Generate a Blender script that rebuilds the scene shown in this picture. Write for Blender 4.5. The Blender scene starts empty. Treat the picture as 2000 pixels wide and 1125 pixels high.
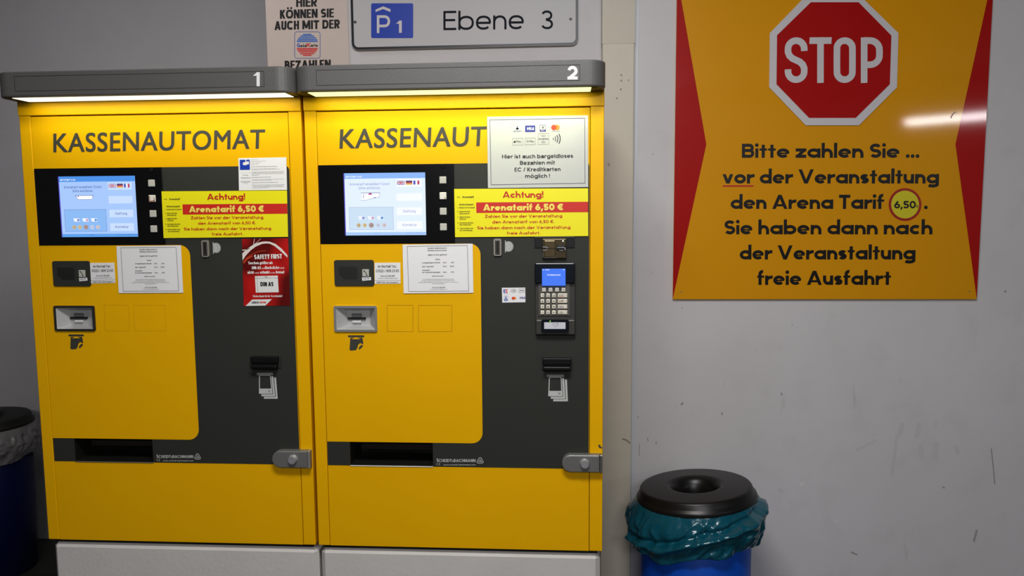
import bpy, bmesh, math, random
from mathutils import Vector, Matrix, noise

scene = bpy.context.scene
COL = scene.collection
random.seed(7)
PI = math.pi

# ------------------------------------------------------------------ view
scene.view_settings.view_transform = 'Standard'
scene.view_settings.look = 'Medium High Contrast'
scene.view_settings.exposure = 0.0

F = 1450.0
CAM = Vector((0.0, -2.0, 1.63))
DZ = 0.08


def camera_axes():
    yaw, pit, rol = (math.radians(a) for a in (-3.762, -5.5625, -0.4293))
    cy, sy, cp, sp, cr, sr = math.cos(yaw), math.sin(yaw), math.cos(pit), math.sin(pit), math.cos(rol), math.sin(rol)
    fwd = Vector((sy * cp, cy * cp, sp))
    r0 = Vector((cy, -sy, 0))
    u0 = r0.cross(fwd)
    return cr * r0 + sr * u0, -sr * r0 + cr * u0, fwd


RGT, UPV, FWD = camera_axes()
cam_data = bpy.data.cameras.new('camera')
cam_data.sensor_width = 36.0
cam_data.lens = F / 2000.0 * 36.0
cam_data.clip_start = 0.01
cam = bpy.data.objects.new('camera', cam_data)
COL.objects.link(cam)
m = Matrix.Identity(4)
for i in range(3):
    m[i][0], m[i][1], m[i][2], m[i][3] = RGT[i], UPV[i], -FWD[i], CAM[i]
cam.matrix_world = m
scene.camera = cam


def P(px, py, Y=0.0):
    """point of a vertical plane Y that was measured at this place of the photograph -> (X, Z)"""
    d = RGT * ((px - 1000) / F) - UPV * ((py - 562.5) / F) + FWD
    t = (Y - CAM.y) / d.y
    q = CAM + d * t
    return (q.x, q.z)


def depth_of(pt):
    return (Vector(pt) - CAM).dot(FWD)


# ------------------------------------------------------------------ materials
def lin(c):
    c /= 255.0
    return c / 12.92 if c <= 0.04045 else ((c + 0.055) / 1.055) ** 2.4


def rgb(r, g, b):
    return (lin(r), lin(g), lin(b), 1.0)


MATS = {}


def mat(name, color, rough=0.5, metal=0.0, bump=None, coat=0.0, emit=None, strength=1.0, spec=0.5, vary=None):
    """color is linear rgba; bump=(scale, strength); vary=(scale, amount)"""
    if name in MATS:
        return MATS[name]
    ma = bpy.data.materials.new(name)
    ma.use_nodes = True
    nt = ma.node_tree
    b = nt.nodes['Principled BSDF']
    b.inputs['Base Color'].default_value = color
    b.inputs['Roughness'].default_value = rough
    b.inputs['Metallic'].default_value = metal
    b.inputs['Specular IOR Level'].default_value = spec
    b.inputs['Coat Weight'].default_value = coat
    b.inputs['Coat Roughness'].default_value = 0.06
    if emit:
        b.inputs['Emission Color'].default_value = emit
        b.inputs['Emission Strength'].default_value = strength
    tc = None
    if bump or vary:
        tc = nt.nodes.new('ShaderNodeNewGeometry')
    if bump:
        n = nt.nodes.new('ShaderNodeTexNoise')
        n.inputs['Scale'].default_value = bump[0]
        n.inputs['Detail'].default_value = 3
        bp = nt.nodes.new('ShaderNodeBump')
        bp.inputs['Strength'].default_value = bump[1]
        bp.inputs['Distance'].default_value = 0.002
        nt.links.new(tc.outputs['Position'], n.inputs['Vector'])
        nt.links.new(n.outputs['Fac'], bp.inputs['Height'])
        nt.links.new(bp.outputs['Normal'], b.inputs['Normal'])
    if vary:
        n = nt.nodes.new('ShaderNodeTexNoise')
        n.inputs['Scale'].default_value = vary[0]
        n.inputs['Detail'].default_value = 4
        mx = nt.nodes.new('ShaderNodeMix')
        mx.data_type = 'RGBA'
        mx.inputs['A'].default_value = tuple(c * (1 - vary[1]) for c in color[:3]) + (1,)
        mx.inputs['B'].default_value = tuple(min(1, c * (1 + vary[1])) for c in color[:3]) + (1,)
        nt.links.new(tc.outputs['Position'], n.inputs['Vector'])
        nt.links.new(n.outputs['Fac'], mx.inputs['Factor'])
        nt.links.new(mx.outputs['Result'], b.inputs['Base Color'])
    MATS[name] = ma
    return ma


def wall_mat(name, color, dirt, spots=True):
    """painted masonry: soft mottling, sparse chips and vertical scuffs"""
    ma = mat(name, color, rough=0.6, bump=(220, 0.10))
    nt = ma.node_tree
    b = nt.nodes['Principled BSDF']
    geo = nt.nodes.new('ShaderNodeNewGeometry')

    def layer(prev, scale, lo, hi, col, fac, stretch=(1, 1, 1), detail=4):
        mp = nt.nodes.new('ShaderNodeMapping')
        mp.inputs['Scale'].default_value = stretch
        n = nt.nodes.new('ShaderNodeTexNoise')
        n.inputs['Scale'].default_value = scale
        n.inputs['Detail'].default_value = detail
        r = nt.nodes.new('ShaderNodeMapRange')
        r.inputs['From Min'].default_value = lo
        r.inputs['From Max'].default_value = hi
        r.inputs['To Max'].default_value = fac
        mx = nt.nodes.new('ShaderNodeMix')
        mx.data_type = 'RGBA'
        nt.links.new(geo.outputs['Position'], mp.inputs['Vector'])
        nt.links.new(mp.outputs['Vector'], n.inputs['Vector'])
        nt.links.new(n.outputs['Fac'], r.inputs['Value'])
        nt.links.new(r.outputs['Result'], mx.inputs['Factor'])
        if prev is None:
            mx.inputs['A'].default_value = color
        else:
            nt.links.new(prev, mx.inputs['A'])
        mx.inputs['B'].default_value = col
        return mx.outputs['Result']
    o = layer(None, 1.6, 0.35, 0.75, dirt, 0.35)
    o = layer(o, 9.0, 0.55, 0.8, dirt, 0.25)
    if spots:
        o = layer(o, 26.0, 0.755, 0.80, tuple(c * 0.35 for c in dirt[:3]) + (1,), 0.7, detail=2)
        o = layer(o, 7.0, 0.70, 0.80, tuple(c * 0.6 for c in dirt[:3]) + (1,), 0.5, stretch=(2.2, 1, 0.5), detail=3)
    nt.links.new(o, b.inputs['Base Color'])
    return ma


YELLOW = mat('yellow_powder_coat', (0.77, 0.432, 0.001, 1), 0.45, bump=(900, 0.05), vary=(2.5, 0.05), spec=.22)
YELLOW_EDGE = mat('yellow_frame_coat', (0.78, 0.437, 0.001, 1), 0.42, bump=(900, 0.05), vary=(2.5, 0.05), spec=.25)
DARK = mat('anthracite_panel', (0.041, 0.043, 0.037, 1), 0.55, bump=(900, 0.08), spec=.3)
DARKINK = mat('anthracite_ink', (0.055, 0.055, 0.045, 1), 0.6)
CANOPY = mat('grey_structured_coat', (0.115, 0.115, 0.110, 1), 0.42, bump=(650, 0.32))
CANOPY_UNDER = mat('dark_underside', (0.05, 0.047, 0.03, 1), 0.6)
BLACK = mat('black_glass', (0.004, 0.004, 0.005, 1), 0.22)
BLACKP = mat('black_plastic', (0.006, 0.006, 0.006, 1), 0.38)
VOID = mat('dark_hollow', (0.008, 0.008, 0.007, 1), 0.6)
GROOVE = mat('groove_shadow_line', (0.17, 0.085, 0.002, 1), 0.8)
GROOVE_GREY = mat('grey_groove_line', (0.025, 0.025, 0.022, 1), 0.8)
STEEL = mat('satin_steel', (0.42, 0.42, 0.41, 1), 0.32, 0.9, bump=(300, 0.05))
CAST = mat('cast_handle_metal', (0.25, 0.25, 0.245, 1), 0.36, 0.45, bump=(500, 0.08))
CHROME = mat('bright_metal', (0.46, 0.47, 0.48, 1), 0.25, 0.6)
GOLDBROWN = mat('brown_metallic', (0.085, 0.066, 0.036, 1), 0.35, 0.6)
WHITE_INK = mat('white_ink', (0.72, 0.72, 0.70, 1), 0.5)
GREY_INK = mat('light_grey_ink', (0.44, 0.45, 0.43, 1), 0.55)
PAPER = mat('white_paper', (0.76, 0.76, 0.77, 1), 0.45, vary=(9, 0.03))
GLOSSPAPER = mat('laminated_paper', (0.56, 0.57, 0.545, 1), 0.16, bump=(28, 0.25), vary=(9, 0.03))
BLACK_INK = mat('black_ink', (0.012, 0.012, 0.013, 1), 0.5)
SOFT_INK = mat('soft_black_ink', (0.06, 0.06, 0.065, 1), 0.6)
RED_INK = mat('red_ink', (0.50, 0.022, 0.014, 1), 0.45)
RED_BAR = mat('red_bar_ink', (0.56, 0.028, 0.018, 1), 0.45)
NEON = mat('lemon_yellow_film', (0.80, 0.73, 0.012, 1), 0.4)
PALE_Y = mat('pale_yellow_ink', (0.80, 0.68, 0.14, 1), 0.5)
BLUE_INK = mat('blue_ink', (0.010, 0.05, 0.40, 1), 0.45)
NAVY_INK = mat('navy_ink', (0.03, 0.035, 0.25, 1), 0.45)
CREAM_BTN = mat('pale_grey_button', (0.50, 0.49, 0.45, 1), 0.4)
WHITE_BTN = mat('worn_white_button', (0.72, 0.70, 0.64, 1), 0.4)
KEYCAP = mat('cream_key', (0.70, 0.66, 0.56, 1), 0.35)
TERM = mat('terminal_grey', (0.075, 0.074, 0.068, 1), 0.35, 0.3)
TERM2 = mat('terminal_keypad_plate', (0.14, 0.135, 0.12, 1), 0.35, 0.4)
NAVYBLACK = mat('blue_black_plastic', (0.006, 0.010, 0.015, 1), 0.25)
ORANGE_INK = mat('orange_ink', (0.75, 0.26, 0.03, 1), 0.5)
LRED_INK = mat('coral_red_ink', (0.62, 0.03, 0.02, 1), 0.5)


def emission(name, color, s=1.0):
    return mat(name, (0.0, 0.0, 0.0, 1), 0.4, emit=color, strength=s * .86, spec=0.2)


# ------------------------------------------------------------------ object helpers
def tag(o, label=None, cat=None, group=None, kind=None):
    if label: o['label'] = label
    if cat: o['category'] = cat
    if group: o['group'] = group
    if kind: o['kind'] = kind
    return o


def wpos(o):
    p = Vector((0, 0, 0))
    while o is not None:
        p = p + o.location
        o = o.parent
    return p


def empty(name, loc):
    o = bpy.data.objects.new(name, None)
    o.empty_display_size = 0.05
    o.location = loc
    COL.objects.link(o)
    return o


class Mesh:
    """collects world-space geometry and links it as ONE mesh object"""
    def __init__(self):
        self.v, self.f, self.mi, self.sm = [], [], [], []
        self.cur = 0

    def add(self, verts, faces, smooth=False):
        k = len(self.v)
        self.v += [tuple(p) for p in verts]
        for f in faces:
            self.f.append([i + k for i in f])
            self.mi.append(self.cur)
            self.sm.append(smooth)
        return self

    def box(self, x0, x1, y0, y1, z0, z1):
        v = [(x, y, z) for x in (x0, x1) for y in (y0, y1) for z in (z0, z1)]
        return self.add(v, [(0, 1, 3, 2), (4, 6, 7, 5), (0, 4, 5, 1), (2, 3, 7, 6), (0, 2, 6, 4), (1, 5, 7, 3)])

    def bm(self, b, smooth=False):
        b.verts.index_update()
        self.add([v.co.copy() for v in b.verts], [[v.index for v in f.verts] for f in b.faces], smooth)
        b.free()
        return self

    def bbox(self, x0, x1, y0, y1, z0, z1, r=0.002, seg=2, smooth=False):
        b = bmesh.new()
        bmesh.ops.create_cube(b, size=1.0)
        for v in b.verts:
            v.co = Vector(((x0 + x1) / 2 + v.co.x * (x1 - x0), (y0 + y1) / 2 + v.co.y * (y1 - y0), (z0 + z1) / 2 + v.co.z * (z1 - z0)))
        bmesh.ops.bevel(b, geom=list(b.edges), offset=r, segments=seg, profile=0.5, affect='EDGES')
        return self.bm(b, smooth)

    def prism(self, outline, y0, y1, holes=(), smooth=False):
        """outline in (x, z), front face at y0, back at y1; holes pass right through"""
        b = bmesh.new()
        loops = [list(outline)] + [list(h) for h in holes]
        allE = []
        for lp in loops:
            vs = [b.verts.new((p[0], y0, p[1])) for p in lp]
            for i in range(len(vs)):
                allE.append(b.edges.new((vs[i], vs[(i + 1) % len(vs)])))
        if holes:
            bmesh.ops.triangle_fill(b, use_beauty=True, use_dissolve=False, edges=allE, normal=(0, -1, 0))
        else:
            b.faces.new(list(b.verts))
        ext = bmesh.ops.extrude_face_region(b, geom=list(b.faces))
        for g in ext['geom']:
            if isinstance(g, bmesh.types.BMVert):
                g.co.y = y1
        # keep the front
        bmesh.ops.recalc_face_normals(b, faces=list(b.faces))
        return self.bm(b, smooth)

    def lathe(self, prof, cx, cy, n=64, smooth=True):
        vs, fs = [], []
        for k in range(n):
            a = 2 * PI * k / n
            for r, z in prof:
                vs.append((cx + r * math.cos(a), cy + r * math.sin(a), z))
        q = len(prof)
        for k in range(n):
            for i in range(q - 1):
                a, c = k * q + i, ((k + 1) % n) * q + i
                fs.append((a, c, c + 1, a + 1))
        return self.add(vs, fs, smooth)

    def disc_y(self, x, z, r, y0, y1, n=32, r2=None):
        """short cylinder whose axis is Y, front at y0 (radius r2), back at y1 (radius r)"""
        r2 = r if r2 is None else r2
        vs = [(x + r2 * math.cos(2 * PI * k / n), y0, z + r2 * math.sin(2 * PI * k / n)) for k in range(n)]
        vs += [(x + r * math.cos(2 * PI * k / n), y1, z + r * math.sin(2 * PI * k / n)) for k in range(n)]
        fs = [[k, (k + 1) % n, n + (k + 1) % n, n + k] for k in range(n)] + [list(range(n))[::-1], list(range(n, 2 * n))]
        return self.add(vs, fs)

    def build(self, name, material, parent=None, label=None, origin='center'):
        mats = material if isinstance(material, (list, tuple)) else [material]
        xs, ys, zs = zip(*self.v)
        c = Vector(((min(xs) + max(xs)) / 2, (min(ys) + max(ys)) / 2, min(zs) if origin == 'base' else (min(zs) + max(zs)) / 2))
        me = bpy.data.meshes.new(name)
        me.from_pydata([(p[0] - c.x, p[1] - c.y, p[2] - c.z) for p in self.v], [], self.f)
        for ma in mats:
            me.materials.append(ma)
        me.polygons.foreach_set('material_index', self.mi)
        me.polygons.foreach_set('use_smooth', self.sm)
        me.update()
        o = bpy.data.objects.new(name, me)
        COL.objects.link(o)
        if parent:
            o.parent = parent
            o.location = c - wpos(parent)
        else:
            o.location = c
        if label:
            o['label'] = label
        return o


def rrect(x0, x1, z0, z1, r, n=6, corners=(1, 1, 1, 1)):
    """rounded rectangle outline, corners = (bottom left, bottom right, top right, top left)"""
    out = []
    for (cx, cz, a0, on) in ((x0, z0, PI, corners[0]), (x1, z0, 1.5 * PI, corners[1]), (x1, z1, 0, corners[2]), (x0, z1, .5 * PI, corners[3])):
        if not on or r <= 0:
            out.append((cx, cz))
            continue
        ox = cx + (r if cx == x0 else -r)
        oz = cz + (r if cz == z0 else -r)
        for k in range(n + 1):
            a = a0 + .5 * PI * k / n
            out.append((ox + r * math.cos(a), oz + r * math.sin(a)))
    return out


# ------------------------------------------------------------------ lettering drawn as strokes
class Style:
    def __init__(self, w=0.18, X=0.65, fut=True, e=2.0, asc=1.0, gap=0.10):
        self.w, self.X, self.fut, self.e, self.asc, self.gap = w, X, fut, e, asc, gap


FUTB = Style(0.218, 0.665, True, 2.0, 1.06, 0.06)
FUTM = Style(0.195, 0.66, True, 2.0, 1.04, 0.09)
FUTX = Style(0.275, 0.67, True, 2.0, 1.04, 0.06)
GROT = Style(0.125, 0.72, False, 2.3, 1.0, 0.13)
GROTB = Style(0.19, 0.73, False, 2.3, 1.0, 0.10)
GROTX = Style(0.235, 0.73, False, 2.6, 1.0, 0.07)
DIN = Style(0.145, 0.72, False, 'st', 1.0, 0.10)


def ell(st, cx, cy, rx, ry, a0, a1, n=14):
    pts = []
    n = max(4, int(n * abs(a1 - a0) / 180) + 2)
    for k in range(n + 1):
        a = math.radians(a0 + (a1 - a0) * k / n)
        c, s = math.cos(a), math.sin(a)
        if st.e == 'st' and ry > rx:
            pts.append((cx + rx * c, cy + (ry - rx) * (1 if s > 1e-6 else -1 if s < -1e-6 else 0) + rx * s))
        elif st.e == 'st':
            pts.append((cx + rx * c, cy + ry * s))
        else:
            e = 2.0 / st.e
            pts.append((cx + rx * math.copysign(abs(c) ** e, c), cy + ry * math.copysign(abs(s) ** e, s)))
    return pts


def glyph(ch, st, q):
    """strokes of one character; cap height 1, q = horizontal scale. Returns (width, elements)"""
    w = st.w
    h = w / 2
    X, A, fut = st.X, st.asc, st.fut
    E = []
    L = lambda *p: E.append(('L', list(p)))
    thin = 1.0 if w < .14 else (.80 if w < .18 else .70)
    B = lambda *p: E.append(('L', list(p), thin))
    D = lambda a, b, c, d, k=1.0: E.append(('D', a, b, c, d, k))
    def O(x, y, r=None): E.append(('O', x, y, r or w * 0.60))
    def bowl(x0, xr, y0, y1):
        ry = (y1 - y0) / 2
        rx = min(ry, (xr - x0) * 0.62)
        xc = xr - rx
        return [(x0, y1)] + ell(st, xc, (y0 + y1) / 2, rx, ry, 90, -90) + [(x0, y0)]
    def hump(l, r, top, foot=0.0):
        rx = (r - l) / 2
        ry = min(rx * 1.1, (top - h) * 0.6)
        return ell(st, (l + r) / 2, top - h - ry, rx, ry, 180, 0) + [(r, foot)]
    dots = {'ä': 'a', 'ö': 'o', 'ü': 'u', 'Ä': 'A', 'Ö': 'O', 'Ü': 'U'}
    if ch in dots:
        W, E2 = glyph(dots[ch], st, q)
        y = (X + 0.22) if ch.islower() else 1.17
        for s in (-1, 1):
            E2.append(('O', W / 2 + s * w * 0.85, y, w * 0.52))
        return W, E2
    if ch == ' ':
        return 0.22 * q, E
    if ch in 'oOQ0':
        W = {'o': .70, 'O': 1.0 if fut else .98, 'Q': 1.0, '0': .68}[ch] * q
        if st.e == 'st': W = .5 * q
        t = X if ch == 'o' else 1.0
        L(*ell(st, W / 2, t / 2, W / 2 - h, t / 2 - h, 0, 360, 18))
        if ch == 'Q': D(W * .6, .28, W * .95, 0)
        return W, E
    if ch in 'adgqbp':
        W = .72 * q
        if ch == 'a' and not fut:
            W = .66 * q
            l, r = h, W - h
            L(*([(l + .02, X * .70)] + ell(st, (l + r) / 2, X - h - X * .19, (r - l) / 2, X * .19, 150, 0) + [(r, 0)]))
            yb = X * .56
            L(*([(r, yb)] + [(W * .5, yb - .02)] + ell(st, W * .42, (yb + h) / 2, W * .42 - h, (yb - h) / 2, 90, 270) + [(W * .55, h), (r, h + .13)]))
            return W, E
        cx = W / 2
        L(*ell(st, cx, X / 2, W / 2 - h, X / 2 - h, 0, 360, 16))
        if ch in 'adgq':
            x = W - h
            L((x, A if ch == 'd' else X), (x, 0 if ch in 'ad' else -.26))
            if ch == 'g':
                E.pop()
                L(*([(x, X)] + [(x, -.06)] + ell(st, cx, -.06, W / 2 - h, .22 - h, 0, -150)))
        else:
            L((h, A if ch == 'b' else X), (h, 0 if ch == 'b' else -.28))
        return W, E
    if ch == 'c':
        W = .60 * q
        L(*ell(st, W * .56, X / 2, W * .56 - h, X / 2 - h, 48, 312)); return W, E
    if ch == 'e':
        W = .70 * q
        L(*ell(st, W / 2, X / 2, W / 2 - h, X / 2 - h, 0, 316, 16)); E.append(('L', [(h, X / 2 - .01), (W - h * .4, X / 2 - .01)], 1.0 if w < .14 else .62 if w < .2 else .48)); return W, E
    if ch == 'f':
        W = .42 * q
        x = W * .40
        L(*([(x, 0)] + ell(st, x + .16 * q, A - h - .16, .16 * q, .16, 180, 80)))
        B((0, X - h * thin), (W, X - h * thin)); return W, E
    if ch in 'hnur':
        W = (.44 if ch == 'r' else .62) * q
        if ch == 'r':
            L((h, 0), (h, X))
            L(*([(h, X * .45)] + ell(st, W * .95, X * .45, W * .95 - h, X * .55 - h, 180, 82)))
            return W, E
        if ch == 'u':
            pts = [(p[0], X - p[1]) for p in hump(h, W - h, X, 0)]
            L(*([(h, X)] + pts)); L((W - h, X), (W - h, 0)); return W, E
        L((h, 0), (h, A if ch == 'h' else X))
        L(*([(h, X * .35)] + hump(h, W - h, X))); return W, E
    if ch == 'm':
        W = 1.0 * q
        L((h, 0), (h, X))
        L(*([(h, X * .35)] + hump(h, W / 2, X))); L(*([(W / 2, X * .35)] + hump(W / 2, W - h, X))); return W, E
    if ch in 'il!1jI':
        if ch == '1':
            W = .42 * q
            L((W - h, 0), (W - h, 1)); D(.0 + h, .74, W - h, .97, .62) if not fut else D(h, .78, W - h, .97, .6)
            return W, E
        W = w
        if ch == 'i': L((h, 0), (h, X)); O(h, X + .24)
        elif ch == 'l': L((h, 0), (h, A))
        elif ch == 'I': L((h, 0), (h, 1))
        elif ch == '!': L((h, 1.15 * w + .12), (h, 1)); O(h, w * .55, w * .55)
        else: L((h, -.25), (h, X)); O(h, X + .24)
        return W, E
    if ch == 'k':
        W = .62 * q
        L((h, 0), (h, A)); D(h + .03, X * .38, W - h, X); D(h + .20 * q, X * .50, W - h, 0); return W, E
    if ch in 'sS':
        if ch == 's': W, t = .50 * q, X
        else: W, t = (.62 if fut else .70) * q, 1.0
        if st.e == 'st': W = .5 * q
        rx, ry = W / 2 - h, (t - w) / 4
        st2 = st if st.e == 'st' or ch == 'S' else Style(w, X, fut, 2.0)
        if st.e == 'st':
            R0 = rx
            top = [(W - h, t * .70), (W - h, t - h - R0)] + ell(st, W / 2, t - h - R0, R0, R0, 0, 180) + [(h, t * .68), (h + .03, t * .60), (h + .10, t * .535)]
            bot = [(W - h - .10, t * .465), (W - h - .03, t * .40), (W - h, t * .32)] + ell(st, W / 2, h + R0, R0, R0, 0, -180) + [(h, t * .30)]
            L(*(top + bot)); return W, E
        L(*(ell(st2, W / 2, t - h - ry, rx, ry, 28, 270) + ell(st2, W / 2, h + ry, rx, ry, 90, -152)[1:])); return W, E
    if ch == 't':
        W = .42 * q
        x = W * .5 if fut else W * .42
        if fut: L((x, 0), (x, .93))
        else: L(*([(x, .92)] + ell(st, x + .14 * q, h + .12, .14 * q, .12, 180, 275)))
        B((0, X - h * thin), (W, X - h * thin)); return W, E
    if ch in 'vVyA':
        t = X if ch in 'vy' else 1.0
        W = (.66 if ch in 'vy' else .92) * q
        k = w * .56
        if ch == 'A':
            D(k, 0, W / 2, 1); D(W - k, 0, W / 2, 1); B((W * .25, .26), (W * .75, .26)); return W, E
        if ch == 'y':
            D(k, t, W / 2 + .03, .0); D(W - k, t, W * .28, -.28); return W, E
        D(k, t, W / 2, 0); D(W - k, t, W / 2, 0); return W, E
    if ch in 'wW':
        t = X if ch == 'w' else 1.0
        W = (.95 if ch == 'w' else 1.25) * q
        k = w * .55
        D(k, t, W * .29, 0); D(W * .5, t, W * .29, 0); D(W * .5, t, W * .71, 0); D(W - k, t, W * .71, 0); return W, E
    if ch in 'xX':
        t = X if ch == 'x' else 1.0
        W = (.62 if ch == 'x' else .85) * q
        k = w * .6
        D(k, 0, W - k, t); D(W - k, 0, k, t); return W, E
    if ch in 'zZ':
        t = X if ch == 'z' else 1.0
        W = (.58 if ch == 'z' else .72) * q
        L((0, t - h), (W, t - h)); L((0, h), (W, h)); D(w * .62, h, W - w * .62, t - h); return W, E
    if ch == 'ß':
        W = .66 * q
        L(*([(h, 0), (h, .74)] + ell(st, W * .46, .74, W * .46 - h, .26 - h + .04, 180, 0) + [(W * .62, .58)] + ell(st, W * .55, .29, W * .45 - h, .29 - h, 80, -110))); return W, E
    if ch in 'BPRD':
        W = {'B': .68, 'P': .64, 'R': .70, 'D': .80}[ch] * q
        if st.e == 'st': W = .5 * q
        L((h, 0), (h, 1))
        if ch == 'D': L(*bowl(h, W - h, h, 1 - h))
        if ch == 'B': L(*bowl(h, W - h * 1.3, .52, 1 - h)); L(*bowl(h, W - h, h, .52))
        if ch in 'PR':
            y = .40 if ch == 'P' else .46
            L(*bowl(h, W - h, y, 1 - h))
            if ch == 'R': D(W * .48, .46, W - w * .55, 0)
        return W, E
    if ch in 'CG':
        W = (.86 if fut else .92) * q
        L(*ell(st, W * .53, .5, W * .53 - h, .5 - h, 42 if ch == 'C' else 40, 318))
        if ch == 'G':
            E.pop()
            L(*(ell(st, W * .53, .5, W * .53 - h, .5 - h, 42, 318) + [(W - h, .2), (W - h, .46)])); L((W * .56, .46), (W, .46))
        return W, E
    if ch in 'EFLHTUKNMJYZ':
        W = {'E': .60, 'F': .56, 'L': .54, 'H': .74, 'T': .66, 'U': .74, 'K': .74, 'N': .80, 'M': .95, 'J': .5, 'Y': .78}[ch] * q
        if ch == 'T':
            if st.e == 'st': W = .48 * q
            L((W / 2, 0), (W / 2, 1)); L((0, 1 - h), (W, 1 - h)); return W, E
        if ch == 'U':
            r = (W - w) / 2
            L(*([(h, 1), (h, h + r)] + ell(st, W / 2, h + r * .95, r, r * .95, 180, 360) + [(W - h, 1)])); return W, E
        if ch == 'J': L((W - h, 1), (W - h, .25), (W * .5, h), (h, .2)); return W, E
        if ch == 'Y': D(w * .6, 1, W / 2, .42); D(W - w * .6, 1, W / 2, .42); L((W / 2, 0), (W / 2, .5)); return W, E
        L((h, 0), (h, 1))
        if ch in 'EF': B((h, 1 - h * thin), (W, 1 - h * thin)); B((h, .52), (W * .92, .52))
        if ch in 'EL': B((h, h * thin), (W, h * thin))
        if ch == 'H': L((W - h, 0), (W - h, 1)); B((h, .52), (W - h, .52))
        if ch == 'K': D(h + .02, .36, W - w * .62, 1); D(h + .2 * q, .52, W - w * .6, 0)
        if ch == 'N': L((W - h, 0), (W - h, 1)); D(w * .6, 1, W - w * .6, 0)
        if ch == 'M': L((W - h, 0), (W - h, 1)); D(w * .6, 1, W / 2, .12); D(W - w * .6, 1, W / 2, .12)
        return W, E
    if ch in '23':
        W = .62 * q
        if ch == '2':
            rx = W / 2 - h; ry = .27
            pts = ell(st if st.e != 'st' else st, W / 2, 1 - h - ry, rx, ry, 168, -28)
            L(*(pts + [(h + w * .15, h * 1.0)])); L((0, h), (W, h)); return W, E
        L(*(ell(st, W * .48, .755 - h * .25, W * .46 - h, .245 - h * .75, 160, -80) + [(W * .40, .52)]))
        L(*([(W * .40, .52)] + ell(st, W * .5, .27, W * .5 - h, .27 - h + .0, 80, -160))); return W, E
    if ch == '4':
        W = .66 * q
        x = W * .72
        L((x, 0), (x, 1)); L((0, .27), (W, .27)); D(w * .5, .27, x - .02, 1 - .02, .9); return W, E
    if ch == '5':
        W = .62 * q
        L((W * .92, 1 - h), (W * .26, 1 - h), (W * .18, .55))
        L(*([(W * .18, .52)] + ell(st, W * .47, .33, W * .53 - h, .33 - h, 125, -150))); return W, E
    if ch in '69':
        W = .64 * q
        pts1 = ell(st, W / 2, .33, W / 2 - h, .33 - h, 0, 360, 16)
        pts2 = [(W * .68, 1 - h * .4), (W * .42, .72), (h + .02, .42)] if fut else ell(st, W * .56, .5, W * .56 - h, .5 - h, 60, 190)
        if ch == '9':
            pts1 = [(W - a, 1 - b) for a, b in pts1]; pts2 = [(W - a, 1 - b) for a, b in pts2]
        L(*pts1); L(*pts2); return W, E
    if ch == '7':
        W = .60 * q
        L((0, 1 - h), (W, 1 - h)); D(W * .28, 0, W - w * .6, 1 - h); return W, E
    if ch == '8':
        W = .64 * q
        L(*ell(st, W / 2, .755 - h * .25, W * .46 - h, .245 - h * .7, 0, 360)); L(*ell(st, W / 2, .27, W / 2 - h, .27 - h, 0, 360)); return W, E
    if ch == '.': O(w * .6, w * .55); return w * 1.2, E
    if ch == '…': return w * 1.2, E
    if ch == ',': D(w * .25, -.16, w * .75, w * 1.0, .9); return w * 1.2, E
    if ch == ':': O(w * .6, w * .55); O(w * .6, X - w * .55); return w * 1.2, E
    if ch == '-': L((0, .36), (.34 * q, .36)); return .34 * q, E
    if ch == '*': O(.12, .82, .10); return .24, E
    if ch == '/': D(w * .5, 0, .42 * q, 1, .9); return .42 * q + w * .5, E
    if ch == '(' or ch == ')': L((.1, 1), (.1, 0)); return .2, E
    if ch == '<':
        W = .44 * q; E.append(('P', [(0, .33), (W, .62), (W, .04)])); return W, E
    if ch == '€':
        W = .78 * q
        L(*ell(st, W * .60, .5, W * .52 - h, .5 - h, 48, 312))
        E.append(('L', [(0, .59), (W * .80, .59)], .5)); E.append(('L', [(0, .41), (W * .76, .41)], .5)); return W, E
    if ch == '&':
        W = .7 * q
        L(*ell(st, W * .42, .76, W * .26, .24 - h, 0, 360)); L(*ell(st, W * .42, .28, W * .40 - h, .28 - h, 0, 360)); D(W * .3, .6, W, 0); return W, E
    return .4 * q, E


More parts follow.
